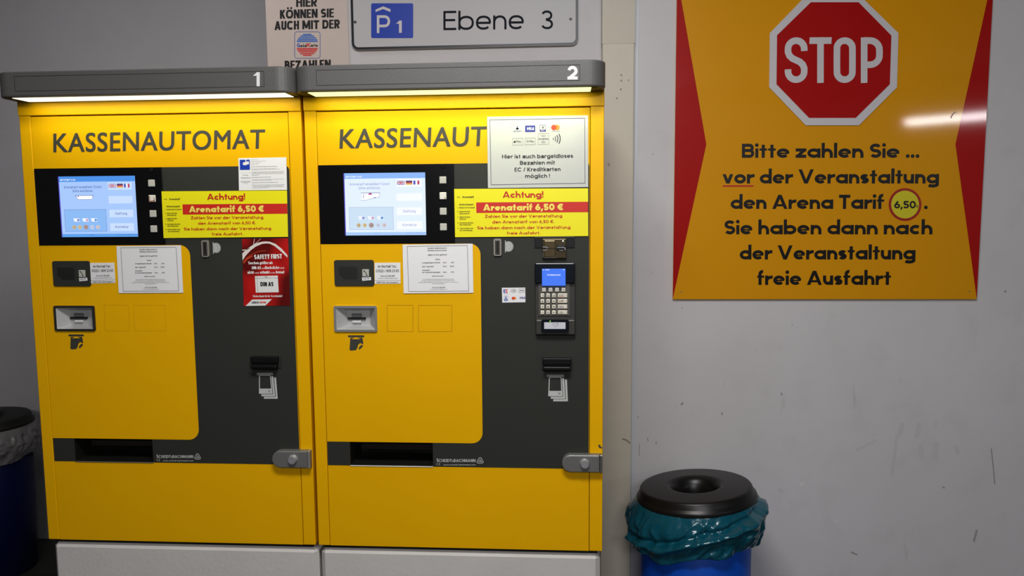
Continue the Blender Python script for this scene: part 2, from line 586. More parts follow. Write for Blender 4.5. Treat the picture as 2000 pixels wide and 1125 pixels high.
class Flat(Mesh):
    """flat printed shapes lying on a vertical plane at depth y; pos maps drawing coordinates to (X, Z)"""
    def __init__(self, y, pos=None):
        super().__init__()
        self.y = y
        self.pos = pos or (lambda a, b: (a, b))

    def raw(self, pts, y=None):
        a = sum(pts[i][0] * pts[(i + 1) % len(pts)][1] - pts[(i + 1) % len(pts)][0] * pts[i][1] for i in range(len(pts)))
        if a < 0: pts = pts[::-1]
        return self.add([(p[0], self.y if y is None else y, p[1]) for p in pts], [list(range(len(pts)))])

    def poly(self, pts):
        return self.raw([self.pos(*p) for p in pts])

    def rect(self, x0, y0, x1, y1):
        return self.poly([(x0, y0), (x1, y0), (x1, y1), (x0, y1)])

    def ribbon_raw(self, pts, w):
        p = [Vector(a) for a in pts]
        q = [p[0]]
        for a in p[1:]:
            if (a - q[-1]).length > 1e-6: q.append(a)
        p = q
        if len(p) < 2: return self
        closed = (p[0] - p[-1]).length < 1e-5 and len(p) > 3
        if closed: p = p[:-1]
        n = len(p)
        lft, rgt = [], []
        for i in range(n):
            d0 = (p[i] - p[i - 1]).normalized() if (closed or i > 0) else None
            d1 = (p[(i + 1) % n] - p[i]).normalized() if (closed or i < n - 1) else None
            if d0 is None: d0 = d1
            if d1 is None: d1 = d0
            n0, n1 = Vector((-d0.y, d0.x)), Vector((-d1.y, d1.x))
            mm = (n0 + n1)
            mm = mm.normalized() if mm.length > 1e-4 else n0
            k = w / 2 / max(0.45, mm.dot(n0))
            lft.append(p[i] + mm * k); rgt.append(p[i] - mm * k)
        vs = [(a.x, self.y, a.y) for a in lft] + [(a.x, self.y, a.y) for a in rgt]
        m_ = n if closed else n - 1
        return self.add(vs, [(n + i, n + (i + 1) % n, (i + 1) % n, i) for i in range(m_)])

    def line(self, pts, w):
        """polyline; w in drawing units (measured vertically)"""
        p0, p1 = self.pos(*pts[0]), self.pos(pts[0][0], pts[0][1] + w)
        return self.ribbon_raw([self.pos(*p) for p in pts], math.hypot(p1[0] - p0[0], p1[1] - p0[1]))

    def frame(self, x0, y0, x1, y1, w, r=0):
        if r:
            pts = rrect(x0, x1, y0, y1, r); pts = pts + [pts[0]]
        else:
            pts = [(x0, y0), (x1, y0), (x1, y1), (x0, y1), (x0, y0)]
        return self.line(pts, w)

    def disc(self, cx, cy, r, n=28):
        return self.poly([(cx + r * math.cos(2 * PI * k / n), cy + r * math.sin(2 * PI * k / n)) for k in range(n)])

    def ring(self, cx, cy, r, w, a0=0, a1=360, n=40):
        return self.line([(cx + r * math.cos(math.radians(a0 + (a1 - a0) * k / n)), cy + r * math.sin(math.radians(a0 + (a1 - a0) * k / n))) for k in range(n + 1)], w)

    def text(self, s, x0, x1, yb, cap, st=GROT, yb1=None, slant=0.0):
        """fit the words between x0 and x1 on the baseline yb (yb1 at the right end), capitals cap high"""
        p0 = Vector(self.pos(x0, yb)); p1 = Vector(self.pos(x1, yb if yb1 is None else yb1)); pt = Vector(self.pos(x0, yb - cap))
        cv = pt - p0
        H = cv.length
        e = (p1 - p0).normalized()
        target = (p1 - p0).length / H

        def layout(q):
            x = 0; out = []
            for i, ch in enumerate(s):
                W, E = glyph(ch, st, q)
                out.append((x, E)); x += W + (st.gap * min(q, 1.4) if i < len(s) - 1 else 0)
            return x, out
        lo, hi = 0.15, 4.0
        for _ in range(26):
            mid = (lo + hi) / 2
            if layout(mid)[0] > target: hi = mid
            else: lo = mid
        tot, out = layout(lo)
        M = lambda x, y: tuple(p0 + e * ((x + slant * y) * H) + cv * y)
        ybase = self.y
        for x, E in out:
            for gi, g in enumerate(E):
                self.y = ybase - 0.00002 * gi
                if g[0] == 'L':
                    self.ribbon_raw([M(x + a, b) for a, b in g[1]], st.w * H * (g[2] if len(g) > 2 else 1.0))
                elif g[0] == 'D':
                    _, a, b, c, d, k = g
                    ln = math.hypot(c - a, d - b)
                    wh = min(st.w * k * ln / max(1e-4, abs(d - b)), st.w * 2.2) / 2
                    self.raw([M(x + a - wh, b), M(x + a + wh, b), M(x + c + wh, d), M(x + c - wh, d)])
                elif g[0] == 'O':
                    self.raw([M(x + g[1] + g[3] * math.cos(2 * PI * j / 12), g[2] + g[3] * math.sin(2 * PI * j / 12)) for j in range(12)])
                elif g[0] == 'P':
                    self.raw([M(x + a, b) for a, b in g[1]])
        self.y = ybase
        return self

    def ctext(self, s, xc, yb, cap, width, st=GROT, slant=0.0):
        return self.text(s, xc - width / 2, xc + width / 2, yb, cap, st, slant=slant)

    def gill(self, s, x0, x1, yb, cap, bold=0.02, n=1, yb1=None):
        """lettering in the program's own built-in humanist face, thickened by stacking shifted copies"""
        cu = bpy.data.curves.new('tmp', 'FONT'); cu.body = s; cu.resolution_u = 6; cu.space_character = 1.06
        ob = bpy.data.objects.new('tmp', cu); COL.objects.link(ob)
        dg = bpy.context.evaluated_depsgraph_get()
        me = bpy.data.meshes.new_from_object(ob.evaluated_get(dg))
        vs = [v.co.copy() for v in me.vertices]; fs = [list(p.vertices) for p in me.polygons]
        bpy.data.objects.remove(ob); bpy.data.curves.remove(cu); bpy.data.meshes.remove(me)
        bx0, bx1 = min(v.x for v in vs), max(v.x for v in vs)
        hgt = 0.685
        p0 = Vector(self.pos(x0, yb)); p1 = Vector(self.pos(x1, yb if yb1 is None else yb1)); cv = Vector(self.pos(x0, yb - cap)) - p0
        e = p1 - p0; H = cv.length; eu = e.normalized()
        k = 0
        for dx in (-1, 0, 1):
            for dy in (-1, 1):
                out = []
                for v in vs:
                    a = (v.x - bx0) / (bx1 - bx0)
                    p = p0 + e * a + cv * (v.y / hgt) + eu * (dx * bold * H) + cv * (dy * bold * .5)
                    out.append((p.x, self.y - 0.00002 * k, p.y))
                self.add(out, fs); k += 1
        return self


def zoomed(ox, oy, s, fn):
    """positions read off an enlarged crop of the photograph"""
    return lambda a, b: fn(ox + a / s, oy + b / s)


class Quad:
    """a sheet stuck on a plane: corners TL TR BR BL"""
    def __init__(self, c):
        self.c = c

    def __call__(self, s, t):
        (a, b, c, d) = self.c
        return tuple((a[i] * (1 - s) + b[i] * s) * (1 - t) + (d[i] * (1 - s) + c[i] * s) * t for i in range(2))

    def unit(self, w, h, ox=0, oy=0):
        """drawing coordinates 0..w across, 0..h down"""
        return lambda x, y: self((x - ox) / w, (y - oy) / h)


def sheet(name, quad, y, mt, thick=0.0006):
    m_ = Mesh()
    c = quad.c
    m_.prism([c[3], c[2], c[1], c[0]], y - thick, y)
    return m_.build(name, mt)


# ================================================================== the setting
YW, YP, YB = 0.70, 0.665, 1.50
WALLW = wall_mat('white_wall_paint', (0.62, 0.615, 0.63, 1), (0.47, 0.46, 0.45, 1))
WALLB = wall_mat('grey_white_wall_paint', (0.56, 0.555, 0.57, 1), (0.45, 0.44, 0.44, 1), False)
PILLARM = wall_mat('beige_wall_paint', (0.62, 0.585, 0.50, 1), (0.47, 0.43, 0.34, 1))
px0, px1 = P(1176.5, 100, YP)[0], P(1239.5, 100, YP)[0]
CEIL = 2.95


def struct(name, mesh, mt):
    return tag(mesh.build(name, mt), kind='structure')


struct('wall_right', Mesh().box(px1, 5.5, YW, YW + 0.9, 0, CEIL), WALLW)
struct('trim_1', Mesh().bbox(px0, px1, YP, YB, 0, CEIL, 0.004), PILLARM)
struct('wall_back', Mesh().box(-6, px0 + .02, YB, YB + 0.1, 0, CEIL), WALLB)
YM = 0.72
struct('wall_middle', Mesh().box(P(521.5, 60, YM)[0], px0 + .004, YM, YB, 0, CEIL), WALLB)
FLOORM = mat('dark_floor_concrete', (0.045, 0.046, 0.042, 1), 0.55, bump=(60, 0.3), vary=(8, 0.4))
struct('floor', Mesh().box(-6, 5.5, -6, YB + .1, -0.1, 0), FLOORM)
CEILM = mat('grey_ceiling_concrete', (0.35, 0.35, 0.34, 1), 0.8, bump=(30, 0.2), vary=(3, 0.15))
struct('ceiling', Mesh().box(-6, 5.5, -6, YB + .1, CEIL, CEIL + 0.1), CEILM)
# paint step on the beige pillar
zz = P(1208, 85, YP)[1]
PILLAR2 = wall_mat('beige_wall_paint_upper', (0.565, 0.535, 0.455, 1), (0.45, 0.42, 0.34, 1))
struct('trim_2', Mesh().box(px0 - .0008, px1 + .0008, YP - .0012, YP + .3, zz, CEIL - .001), PILLAR2)

wall_r = bpy.data.objects['wall_right']
struct('trim_3', Mesh().box(px1 + .0005, px1 + .016, YW - .004, YW, 0, CEIL), mat('pale_bluish_strip', (.56, .58, .61, 1), .4))  # thin pale bluish strip down the wall beside the pillar
SC1, SC2, SC3 = mat('scuff_faint', (.56, .555, .56, 1), .7), mat('scuff_dark', (.36, .35, .34, 1), .7), mat('chip_white', (.68, .68, .68, 1), .6)
pw = lambda a, b: P(a, b, YW - .0006)
for pts, wd, mt in (([(1936, 876), (1940, 910), (1943, 946)], 2.2, SC2), ([(1908, 1035), (1902, 1058)], 3.5, SC2), ([(1763, 826), (1757, 850)], 9, SC1), ([(1796, 826), (1790, 855)], 9, SC1), ([(1797, 868), (1802, 898)], 9, SC1),
                    ([(1829, 864), (1826, 895)], 10, SC1), ([(1752, 850), (1742, 930)], 6, SC1), ([(1866, 870), (1872, 888)], 6, SC1), ([(1672, 880), (1712, 860)], 5, SC1), ([(1841, 951), (1845, 953)], 3, SC2), ([(1264, 855), (1266, 862)], 2, SC2),
                    ([(1281, 862), (1282, 868)], 2, SC2), ([(1249, 868), (1248, 890)], 1.5, SC2), ([(1318, 790), (1321, 798)], 5, SC1), ([(1526, 767), (1527, 772)], 3, SC2), ([(1662, 1078), (1675, 1084)], 3, SC2), ([(1520, 955), (1530, 962)], 7, SC1), ([(1562, 948), (1571, 943)], 6, SC3), ([(1630, 1018), (1638, 1020)], 3, SC3)):
    f = Flat(YW - .0006, pw); f.line(pts, wd); f.build('scuff_mark', mt, wall_r)
pil = bpy.data.objects['trim_1']
pp = lambda a, b: P(a, b, YP - .0006)
for pts, wd in (([(1215, 857), (1224, 860), (1231, 866)], 3), ([(1213, 145), (1214, 148)], 3), ([(1213, 156), (1214, 159)], 3), ([(1212, 173), (1213, 176)], 3), ([(1227, 155), (1228, 158)], 2), ([(1204, 191), (1206, 193)], 3)):
    f = Flat(YP - .0006, pp); f.line(pts, wd); f.build('scuff_mark', mat('scuff_brown', (.30, .26, .20, 1), .7), pil)

# ================================================================== signs on the walls
YS = YW - 0.012
ps = lambda a, b: P(a, b, YS)
zs = zoomed(1250, 0, 1.8747, ps)
SIGN_Y = mat('glossy_orange_yellow_board', (0.68, 0.325, 0.002, 1), 0.4, coat=0.7, bump=(5, 0.006), spec=.15)
SIGN_R = mat('glossy_red_film', (0.40, 0.006, 0.004, 1), 0.4, coat=0.7, bump=(5, 0.006), spec=.15)
SIGN_R2 = mat('stop_red_film', (0.40, 0.006, 0.006, 1), 0.4, coat=0.4, spec=.15)
SIGN_W = mat('reflective_white_film', (0.60, 0.58, 0.60, 1), 0.35, coat=0.3)
tl, tr, br, bl = ps(1322.3, -47), ps(1942, -47), ps(1906.8, 585.5), ps(1314.6, 584)
zb = (br[1] + bl[1]) / 2
xl, xr = (tl[0] + bl[0]) / 2, (tr[0] + br[0]) / 2
board = empty('stop_sign_board', ((xl + xr) / 2, YW, zb))
tag(board, 'large yellow and red notice board with octagonal STOP sign on right wall', 'sign')
Mesh().bbox(xl, xr, YS, YW, zb, tl[1], 0.0012).build('board_panel', SIGN_Y, board)
for (a, b, c) in (((xl, tl[1] - .002), ps(1379.5, 282), (xl, zb + .003)), ((xr, tl[1] - .002), ps(1866, 282), (xr, zb + .003))):
    f = Flat(YS - .0004); f.raw([a, b, c]); f.build('red_flank', SIGN_R, board, 'red triangular edge of the board')
oct_o = [(1503, 65), (1502, 171), (1573, 245), (1677, 245), (1751, 171), (1754, 65), (1682, -5), (1571, -5)]
oct_i = [(1517, 69.5), (1516, 165), (1579.5, 230.5), (1670.5, 230.5), (1737, 165), (1740, 70), (1676, 5), (1583, 5)]
oc = Mesh().prism([ps(*p) for p in oct_o], YS - .0035, YS - .0004).build('octagon_plate', SIGN_W, board, 'white rimmed octagon plate')
f = Flat(YS - .0040, ps); f.poly(oct_i); f.build('red_field', SIGN_R2, oc, 'red octagon field')
f = Flat(YS - .0045, zoomed(1500, 0, 4.327, ps))
for ch, a, b in (('S', 138, 330), ('T', 347, 532), ('O', 550, 737), ('P', 780, 965)):
    f.text(ch, a, b, 703, 385, DIN)
f.build('lettering', SIGN_W, oc, 'white STOP lettering')
f = Flat(YS - .0006, ps)
for s, a, b, y in (('Bitte zahlen Sie ...', 1449, 1795.5, 308.2), ('vor der Veranstaltung', 1411, 1833.5, 358.4), ('den Arena Tarif', 1427, 1726.5, 408), ('.', 1804.5, 1810.5, 408.3),
                   ('Sie haben dann nach', 1415, 1821, 457.7), ('der Veranstaltung', 1444.7, 1787.7, 506.8), ('freie Ausfahrt', 1479, 1739.7, 556.4)):
    f = Flat(YS - .0006, ps)
    f.text(s, a, b, y, 27.4, FUTB)
    f.build('text_line' if len(s) > 1 else 'full_stop', mat('sign_black_ink', (0.010, 0.009, 0.008, 1), .35), board)
f = Flat(YS - .0006, ps); f.rect(1411.5, 361.8, 1471.5, 364.8); f.build('underline', RED_INK, board, 'red underline below the first word of line two')
f = Flat(YS - .0008, ps); f.disc(1767.5, 399.5, 32, 40)
pd = f.build('price_disc', mat('dark_red_ring', (0.36, 0.02, 0.01, 1), .35), board, 'round price sticker with dark red ring')
f = Flat(YS - .0011, ps); f.disc(1767.5, 399.5, 27.2, 40); f.build('disc_field', mat('price_yellow', (0.62, 0.56, 0.02, 1), .4), pd, 'lemon yellow disc')
f = Flat(YS - .0014, ps); f.text('6,50', 1746, 1788.5, 407, 14.5, FUTB); f.text('€', 1789.5, 1793, 405.5, 5, FUTM); f.build('price_lettering', BLACK_INK, pd)
for a, b in ((1330.5, 570), (1893, 569)):
    x, z = ps(a, b)
    Mesh().disc_y(x, z, .0032, YS - .0015, YS + .002, 12, .0022).build('screw', STEEL, board)
f = Flat(YS - .0007, ps); f.line([(1857, 231), (1859, 226), (1863, 221), (1867, 219)], 1.6); f.build('scratch', mat('scratch_brown', (.10, .06, .03, 1), .7), board, 'short dark scratch')

# level sign above the machines
YE = YM - 0.012
pe = lambda a, b: P(a, b, YE)
ze = zoomed(500, 0, 2.6667, pe)
x0, x1 = pe(686, 60)[0], pe(1129.5, 60)[0]
z0, z1 = pe(900, 93.2)[1], pe(900, -50)[1]
SIGN_G = mat('sign_plate_white', (0.50, 0.50, 0.515, 1), 0.45, spec=.25)
lev = empty('level_sign', ((x0 + x1) / 2, YM, z0))
tag(lev, 'white parking level sign reading Ebene 3 with black rounded border, above the machines', 'sign')
Mesh().prism(rrect(x0, x1, z0, z1, .024), YE, YM - .001).build('plate', SIGN_G, lev)
f = Flat(YE - .0005); pts = rrect(x0 + .005, x1 - .005, z0 + .005, z1 - .005, .020); f.ribbon_raw(pts + [pts[0]], .0088)
f.build('border', mat('border_blue_black', (.014, .014, .022, 1), .4), lev, 'black border line')
f = Flat(YE - .0005, pe); f.poly(rrect(725, 807, 6.5, 74.5, 3)); bp_ = f.build('parking_symbol', BLUE_INK, lev, 'blue parking garage symbol')
f = Flat(YE - .001, zoomed(510, 0, 6.25, pe))
f.text('P', 1413, 1575, 405, 218, Style(.15, .7, False, 2.2)); f.text('1', 1645, 1718, 402, 150, Style(.24, .7, False, 2.2))
f.poly([(1398, 148), (1398, 118), (1490, 78), (1580, 112), (1580, 148), (1490, 112)])
f.build('symbol_lettering', SIGN_W, bp_, 'white roof, P and 1')
f = Flat(YE - .0005, pe)
f.text('Ebene', 866, 1023, 59, 37.5, Style(.115, .73, False, 2.3), yb1=57); f.text('3', 1057, 1080, 57, 36.5, Style(.115, .73, False, 2.2))
f.build('lettering', mat('dark_blue_black_ink', (.012, .014, .022, 1), .6, spec=.15), lev, 'black level lettering')
for a, b in ((693.5, 43), (1114.5, 37)):
    x, z = pe(a, b); Mesh().disc_y(x, z, .0055, YE - .003, YE + .001, 14, .004).build('screw', mat('dull_screw', (.09, .09, .09, 1), .5, .5), lev)

# card poster left of it
YG = YM - 0.004
pg = lambda a, b: P(a, b, YG)
zg = zoomed(510, 0, 6.25, pg)
x0, x1 = pg(520.5, 60)[0], pg(680, 60)[0]
zt, zl = pg(600, -60)[1], pg(600, 176)[1]
g = Mesh().prism([(x0, zl), (x1, zl), (x1, zt), (x0, zt)], YG, YM - .0005).build('card_poster', mat('pinkish_poster_paper', (0.56, 0.49, 0.45, 1), .5, vary=(12, .04)))
tag(g, 'pale pinkish poster in bold black German capitals with round striped card logo', 'poster')
f = Flat(YG - .0005, zg)
f.text('HIER', 428, 682, 86, 112, GROTX, yb1=80); f.text('KÖNNEN', 230, 690, 230, 108, GROTX, yb1=216); f.text('SIE', 730, 888, 216, 108, GROTX, yb1=211)
f.text('AUCH', 163, 463, 368, 108, GROTX, yb1=360); f.text('MIT', 503, 708, 358, 108, GROTX, yb1=354); f.text('DER', 748, 960, 352, 108, GROTX, yb1=346)
f.text('BEZAHLEN', 288, 850, 852, 110, GROTX, yb1=838)
f.build('lettering', BLACK_INK, g, 'bold black capitals')
f = Flat(YG - .0005, zg); f.frame(410, 388, 720, 712, 6, 28); f.build('logo_frame', mat('logo_blue', (.05, .10, .38, 1), .5), g, 'thin blue rounded frame')
for nm, mt, ys in (('blue_stripe', mat('stripe_blue', (.03, .15, .52, 1), .5), (422, 441, 464, 486, 506)), ('red_stripe', mat('stripe_red', (.62, .035, .035, 1), .5), (594, 613, 634, 656, 676))):
    f = Flat(YG - .0005, zg)
    for k, y in enumerate(ys):
        hw = math.sqrt(max(0, 138 ** 2 - (y - 549) ** 2)) * .98
        t = 7
        f.poly([(563 - hw, y - t), (563 + hw, y - t - 2), (563 + hw, y + t - 2), (563 - hw, y + t)])
    f.build(nm, mt, g)
f = Flat(YG - .0006, zg); f.text('G', 436, 474, 576, 46, FUTM, slant=.1); f.build('logo_letter', BLUE_INK, g, 'blue capital G')
f = Flat(YG - .0006, zg); f.text('K', 553, 600, 574, 50, FUTM, slant=.15); f.build('logo_letter', LRED_INK, g, 'red capital K')
f = Flat(YG - .0006, zg); f.text('eld', 478, 550, 576, 38, FUTM, slant=.1); f.text('arte', 600, 692, 572, 38, FUTM, slant=.1); f.build('logo_word', BLACK_INK, g)

# ================================================================== the two machines
def area(name, loc, target, sx, sy, power, color=(1, 1, 1), spread=180):
    d = bpy.data.lights.new(name, 'AREA')
    d.shape = 'RECTANGLE'; d.size = sx; d.size_y = sy; d.energy = power; d.color = color
    d.spread = math.radians(spread)
    o = bpy.data.objects.new(name, d)
    COL.objects.link(o)
    o.location = loc
    o.rotation_euler = (Vector(target) - Vector(loc)).to_track_quat('-Z', 'Y').to_euler()
    return o


LAMPW = (.60, .70)
AX, BX = 0.9898, -0.8128            # first machine's place relative to the second


def machine(idx):
    if idx == 2:
        mp = lambda xz: xz
    else:
        mp = lambda xz: (AX * xz[0] + BX, xz[1])
    Q = lambda a, b, Y=0.0: mp(P(a, b, Y))           # read off the right-hand machine
    X = lambda a, b, Y=0.0: Q(a, b, Y)[0]
    Z = lambda a, b, Y=0.0: Q(a, b, Y)[1]
    fl, fr = X(592, 600), X(1178, 640)
    fl, fr = mp((-0.6905, 0))[0], mp((0.1149, 0))[0]
    dl, dr = mp((-0.6565, 0))[0], mp((0.0778, 0))[0]
    zb_, zt_ = 0.6175 + DZ, 1.832 + DZ
    zbeam = 1.9045 + DZ - .0
    root = empty('payment_machine', ((fl + fr) / 2, 0.24, zb_ - .012))
    if idx == 1:
        tag(root, 'yellow parking payment machine number 1, left of the pair, without card keypad', 'payment machine', 'yellow parking payment machines')
    else:
        tag(root, 'yellow parking payment machine number 2 with card keypad, right of the pair', 'payment machine', 'yellow parking payment machines')
    part = lambda m_, n, mt, par=None, lab=None: m_.build(n, mt, par or root, lab)

    # --- housing: posts, back box
    hs = Mesh()
    hs.bbox(fl, dl - .0014, -.001, .45, zb_, zbeam - .03, .0018)
    hs.bbox(dr + .0014, fr, -.001, .45, zb_, zbeam - .03, .0018)
    hs.box(dl - .002, dr + .002, .20, .45, zb_, zbeam - .03)
    hs.box(dl - .002, dr + .002, .03, .20, zb_, zb_ + .004)
    part(hs, 'housing', YELLOW_EDGE)
    part(Mesh().bbox(fl - .0004, fr + .0004, -.0045, .45, zt_ + .0028, 2.015, .002), 'top_beam', YELLOW_EDGE)
    part(Mesh().box(fl + .012, fr - .012, .012, .44, zb_ - .012, zb_), 'foot_plate', VOID, None, 'dark recessed foot plate')

    # --- door with openings for tray and ticket reader
    ty0, ty1 = Z(760, 909.6), Z(760, 863.5)
    tx0, tx1 = X(684, 890), X(845.5, 890)
    rx0, rx1, rz0, rz1 = X(655, 622), X(736, 622), Z(695, 645.5), Z(695, 599)
    tray_h = [(tx0, ty0), (tx1, ty0), (tx1, ty1), (tx0, ty1)]
    read_h = [(rx0, rz0), (rx1, rz0), (rx1, rz1), (rx0, rz1)]
    door = part(Mesh().prism([(dl, zb_), (dr, zb_), (dr, zt_), (dl, zt_)], 0, .03, [tray_h, read_h]), 'door', YELLOW)
    # dark front panel
    dz0, dz1 = Z(900, 912), Z(880, 319.8)
    ol = rrect(dl + .0006, dr - .0012, dz0, dz1, .012, 5, (0, 0, 1, 0))
    part(Mesh().prism(ol, -.0008, 0, [tray_h, read_h]), 'front_panel', DARK, None, 'anthracite front panel')
    # yellow plate with rounded right corners
    yz0, yz1 = Z(800, 864), Z(800, 476.3)
    yx1 = X(940.5, 660)
    ol = rrect(dl + .0008, yx1, yz0, yz1, .030, 8, (0, 1, 1, 0))
    part(Mesh().prism(ol, -.0016, -.0008, [read_h]), 'yellow_plate', YELLOW, None, 'yellow plate with rounded right corners')

    # --- headline
    if idx == 1:
        f = Flat(-.0006, lambda a, b: P(a, b)); f.gill('KASSENAUTOMAT', 105.2, 516.3, 297.2, 36, .022, yb1=289.8)
    else:
        f = Flat(-.0006, lambda a, b: ((P(a, b)[0] - BX) / AX, P(a, b)[1])); f.gill('KASSENAUTOMAT', 105.8, 517, 297.4, 36, .022, yb1=289.8)
    part(f, 'headline', DARKINK, None, 'dark grey KASSENAUTOMAT lettering')

    # --- display
    bz = (X(620, 400), X(888, 400), Z(760, 475.6), Z(760, 321.2))
    bez = part(Mesh().bbox(dl + .0008, bz[1], -.003, -.0008, bz[2], bz[3], .0008), 'display_bezel', BLACK)
    zd = zoomed(620, 310, 6.25, Q)
    quad = Quad([Q(671.6, 338.4), Q(831, 337), Q(832.6, 459), Q(674.4, 460)])
    sx = (quad.c[0][0] + quad.c[3][0]) / 2, (quad.c[1][0] + quad.c[2][0]) / 2
    sz = (quad.c[2][1] + quad.c[3][1]) / 2, (quad.c[0][1] + quad.c[1][1]) / 2
    qd = Quad([(sx[0], sz[1]), (sx[1], sz[1]), (sx[1], sz[0]), (sx[0], sz[0])])
    U = qd.unit(995, 765, 330, 172)        # crop coordinates of the right-hand display
    t_ = '' if idx == 2 else '_blue'
    if idx == 2:
        bg, top, box_, pan, ink, foot = (.78, .88, 1.0, 1), (.30, .50, .95, 1), (.92, .95, 1, 1), (.62, .76, .90, 1), (.33, .36, .66, 1), (.42, .62, .95, 1)
    else:
        bg, top, box_, pan, ink, foot = (.42, .60, .96, 1), (.10, .32, .80, 1), (.60, .74, .98, 1), (.30, .52, .90, 1), (.10, .14, .42, 1), (.14, .38, .82, 1)
    scr = Mesh().box(sx[0], sx[1], -.0034, -.0029, sz[0], sz[1])
    screen = part(scr, 'display_screen', emission('screen_field' + t_, bg), bez, 'lit display')
    # bleed: a thin violet rim at the left of the lit glass
    f = Flat(-.0036, U); f.rect(330, 172, 342, 937); f.build('screen_edge', emission('screen_rim' + t_, (.12, .10, .55, 1)), screen.parent)
    f = Flat(-.0037, U); f.rect(342, 172, 1325, 240); f.build('title_bar', emission('screen_title' + t_, top), bez)
    f = Flat(-.0037, U); f.rect(342, 898, 1325, 937); f.build('status_bar', emission('screen_status' + t_, foot), bez)
    for (a, b, c, d) in ((972, 250, 1280, 346), (972, 424, 1280, 516), (972, 595, 1280, 690), (972, 765, 1280, 862)):
        f = Flat(-.0037, U); f.rect(a, b, c, d); f.build('screen_field_box', emission('screen_box' + t_, box_), bez)
    f = Flat(-.0037, U); f.rect(388, 590, 928, 866); f.build('money_field', emission('screen_money' + t_, pan), bez)
    f = Flat(-.0040, U)
    f.text('Arenatarif anwählen! Ticket', 400, 890, 322, 32, GROT); f.text('bitte einführen.', 515, 780, 370, 32, GROT)
    f.text('Quittung', 1046, 1200, 657, 32, GROT); f.text('Korrektur', 1040, 1212, 826, 32, GROT)
    f.text('Parkhaus LANXESS arena', 1080, 1322, 918, 14, GROT); f.text('00:00', 695, 755, 918, 13, GROT)
    f.line([(388, 590), (928, 590), (928, 866), (388, 866), (388, 590)], 3)
    f.build('screen_lettering', emission('screen_ink' + t_, ink), bez)
    f = Flat(-.0040, U); f.text('entervo', 358, 555, 226, 26, GROTB); f.build('title_lettering', emission('screen_white' + t_, (.95, .97, 1, 1)), bez)
    # flags
    FW, FR, FB = emission('flag_white', (.9, .9, .95, 1)), emission('flag_red', (.55, .10, .16, 1)), emission('flag_blue', (.10, .12, .50, 1))
    FK, FG = emission('flag_black', (.10, .06, .14, 1)), emission('flag_gold', (.80, .50, .12, 1))
    f = Flat(-.0040, U); f.cur = 2; f.rect(982, 270, 1078, 320)
    f.cur = 0; f.y = -.0041
    f.line([(985, 272), (1075, 318)], 10); f.y -= .00003; f.line([(985, 318), (1075, 272)], 10); f.y -= .00003; f.rect(1020, 270, 1041, 320); f.y -= .00003; f.rect(982, 285, 1078, 304)
    f.cur = 1; f.y = -.0043
    f.line([(986, 273), (1020, 290)], 3.5); f.line([(1041, 301), (1075, 318)], 3.5); f.line([(986, 317), (1020, 300)], 3.5); f.line([(1041, 289), (1075, 272)], 3.5)
    f.y -= .00003; f.rect(1025, 270, 1036, 320); f.y -= .00003; f.rect(982, 290, 1078, 299)
    f.build('flag_icon', [FW, FR, FB], bez, 'British flag icon')
    f = Flat(-.0040, U)
    for i_, (a, b) in enumerate(((270, 287), (287, 303), (303, 320))):
        f.cur = i_; f.rect(1090, a, 1168, b)
    f.build('flag_icon', [FK, FR, FG], bez, 'German flag icon')
    f = Flat(-.0040, U)
    for i_, (a, b) in enumerate(((1182, 1206), (1206, 1230), (1230, 1254))):
        f.cur = i_; f.rect(a, 270, b, 318)
    f.build('flag_icon', [FB, FW, FR], bez, 'French flag icon')
    # ticket picture
    f = Flat(-.0040, U)
    if idx == 2:
        f.poly([(552, 418), (772, 418), (762, 468), (690, 480), (600, 505), (535, 505), (552, 440)])
    else:
        f.poly([(548, 414), (780, 414), (756, 462), (576, 462)])
    f.build('ticket_icon', emission('icon_white', (.95, .96, 1, 1)), bez)
    f = Flat(-.0042, U)
    f.line([(542, 414), (776, 414)], 5)
    if idx == 2:
        f.line([(575, 430), (565, 480)], 5); f.line([(535, 505), (600, 505), (690, 480), (762, 468), (772, 420)], 3); f.poly([(690, 475), (722, 466), (722, 474), (695, 480)])
    else:
        f.line([(548, 416), (578, 462), (756, 462), (778, 416)], 3); f.rect(575, 416, 586, 432); f.poly([(542, 414), (556, 414), (548, 430)]); f.poly([(776, 414), (764, 414), (770, 430)])
    f.build('ticket_outline', emission('icon_ink', (.12, .10, .35, 1)), bez)
    if idx == 2:
        f = Flat(-.0043, U); f.poly([(628, 436), (640, 418), (666, 418), (678, 436)]); f.build('ticket_arrow', emission('icon_magenta', (.45, .06, .22, 1)), bez)
    # money pictures
    for i_, (a, colr) in enumerate(((540, (.28, .32, .62, 1)), (655, (.62, .40, .58, 1)), (768, (.16, .34, .68, 1)))):
        f = Flat(-.0040, U); f.cur = 0; f.poly([(a - 42, 700), (a + 38, 700), (a + 42, 742), (a - 30, 742)]); f.cur = 1; f.y = -.0041; f.disc(a + 22, 722, 17, 14)
        f.build('banknote_icon', [emission('note_pale', (.86, .90, .98, 1)), emission('note_tint_%d' % i_, colr)], bez)
    for i_, (a, colr) in enumerate(((502, (.62, .48, .30, 1)), (576, (.70, .55, .32, 1)), (657, (.46, .34, .32, 1)), (738, (.62, .66, .80, 1)), (814, (.70, .60, .62, 1)))):
        f = Flat(-.0040, U); f.cur = 0; f.disc(a, 812, 26 if i_ != 2 else 31, 18); f.cur = 1; f.y = -.0041; f.disc(a + 5, 812, 14, 14)
        f.build('coin_icon', [emission('coin_tint_%d' % i_, colr), emission('coin_core_%d' % i_, tuple(c * .8 for c in colr[:3]) + (1,))], bez)
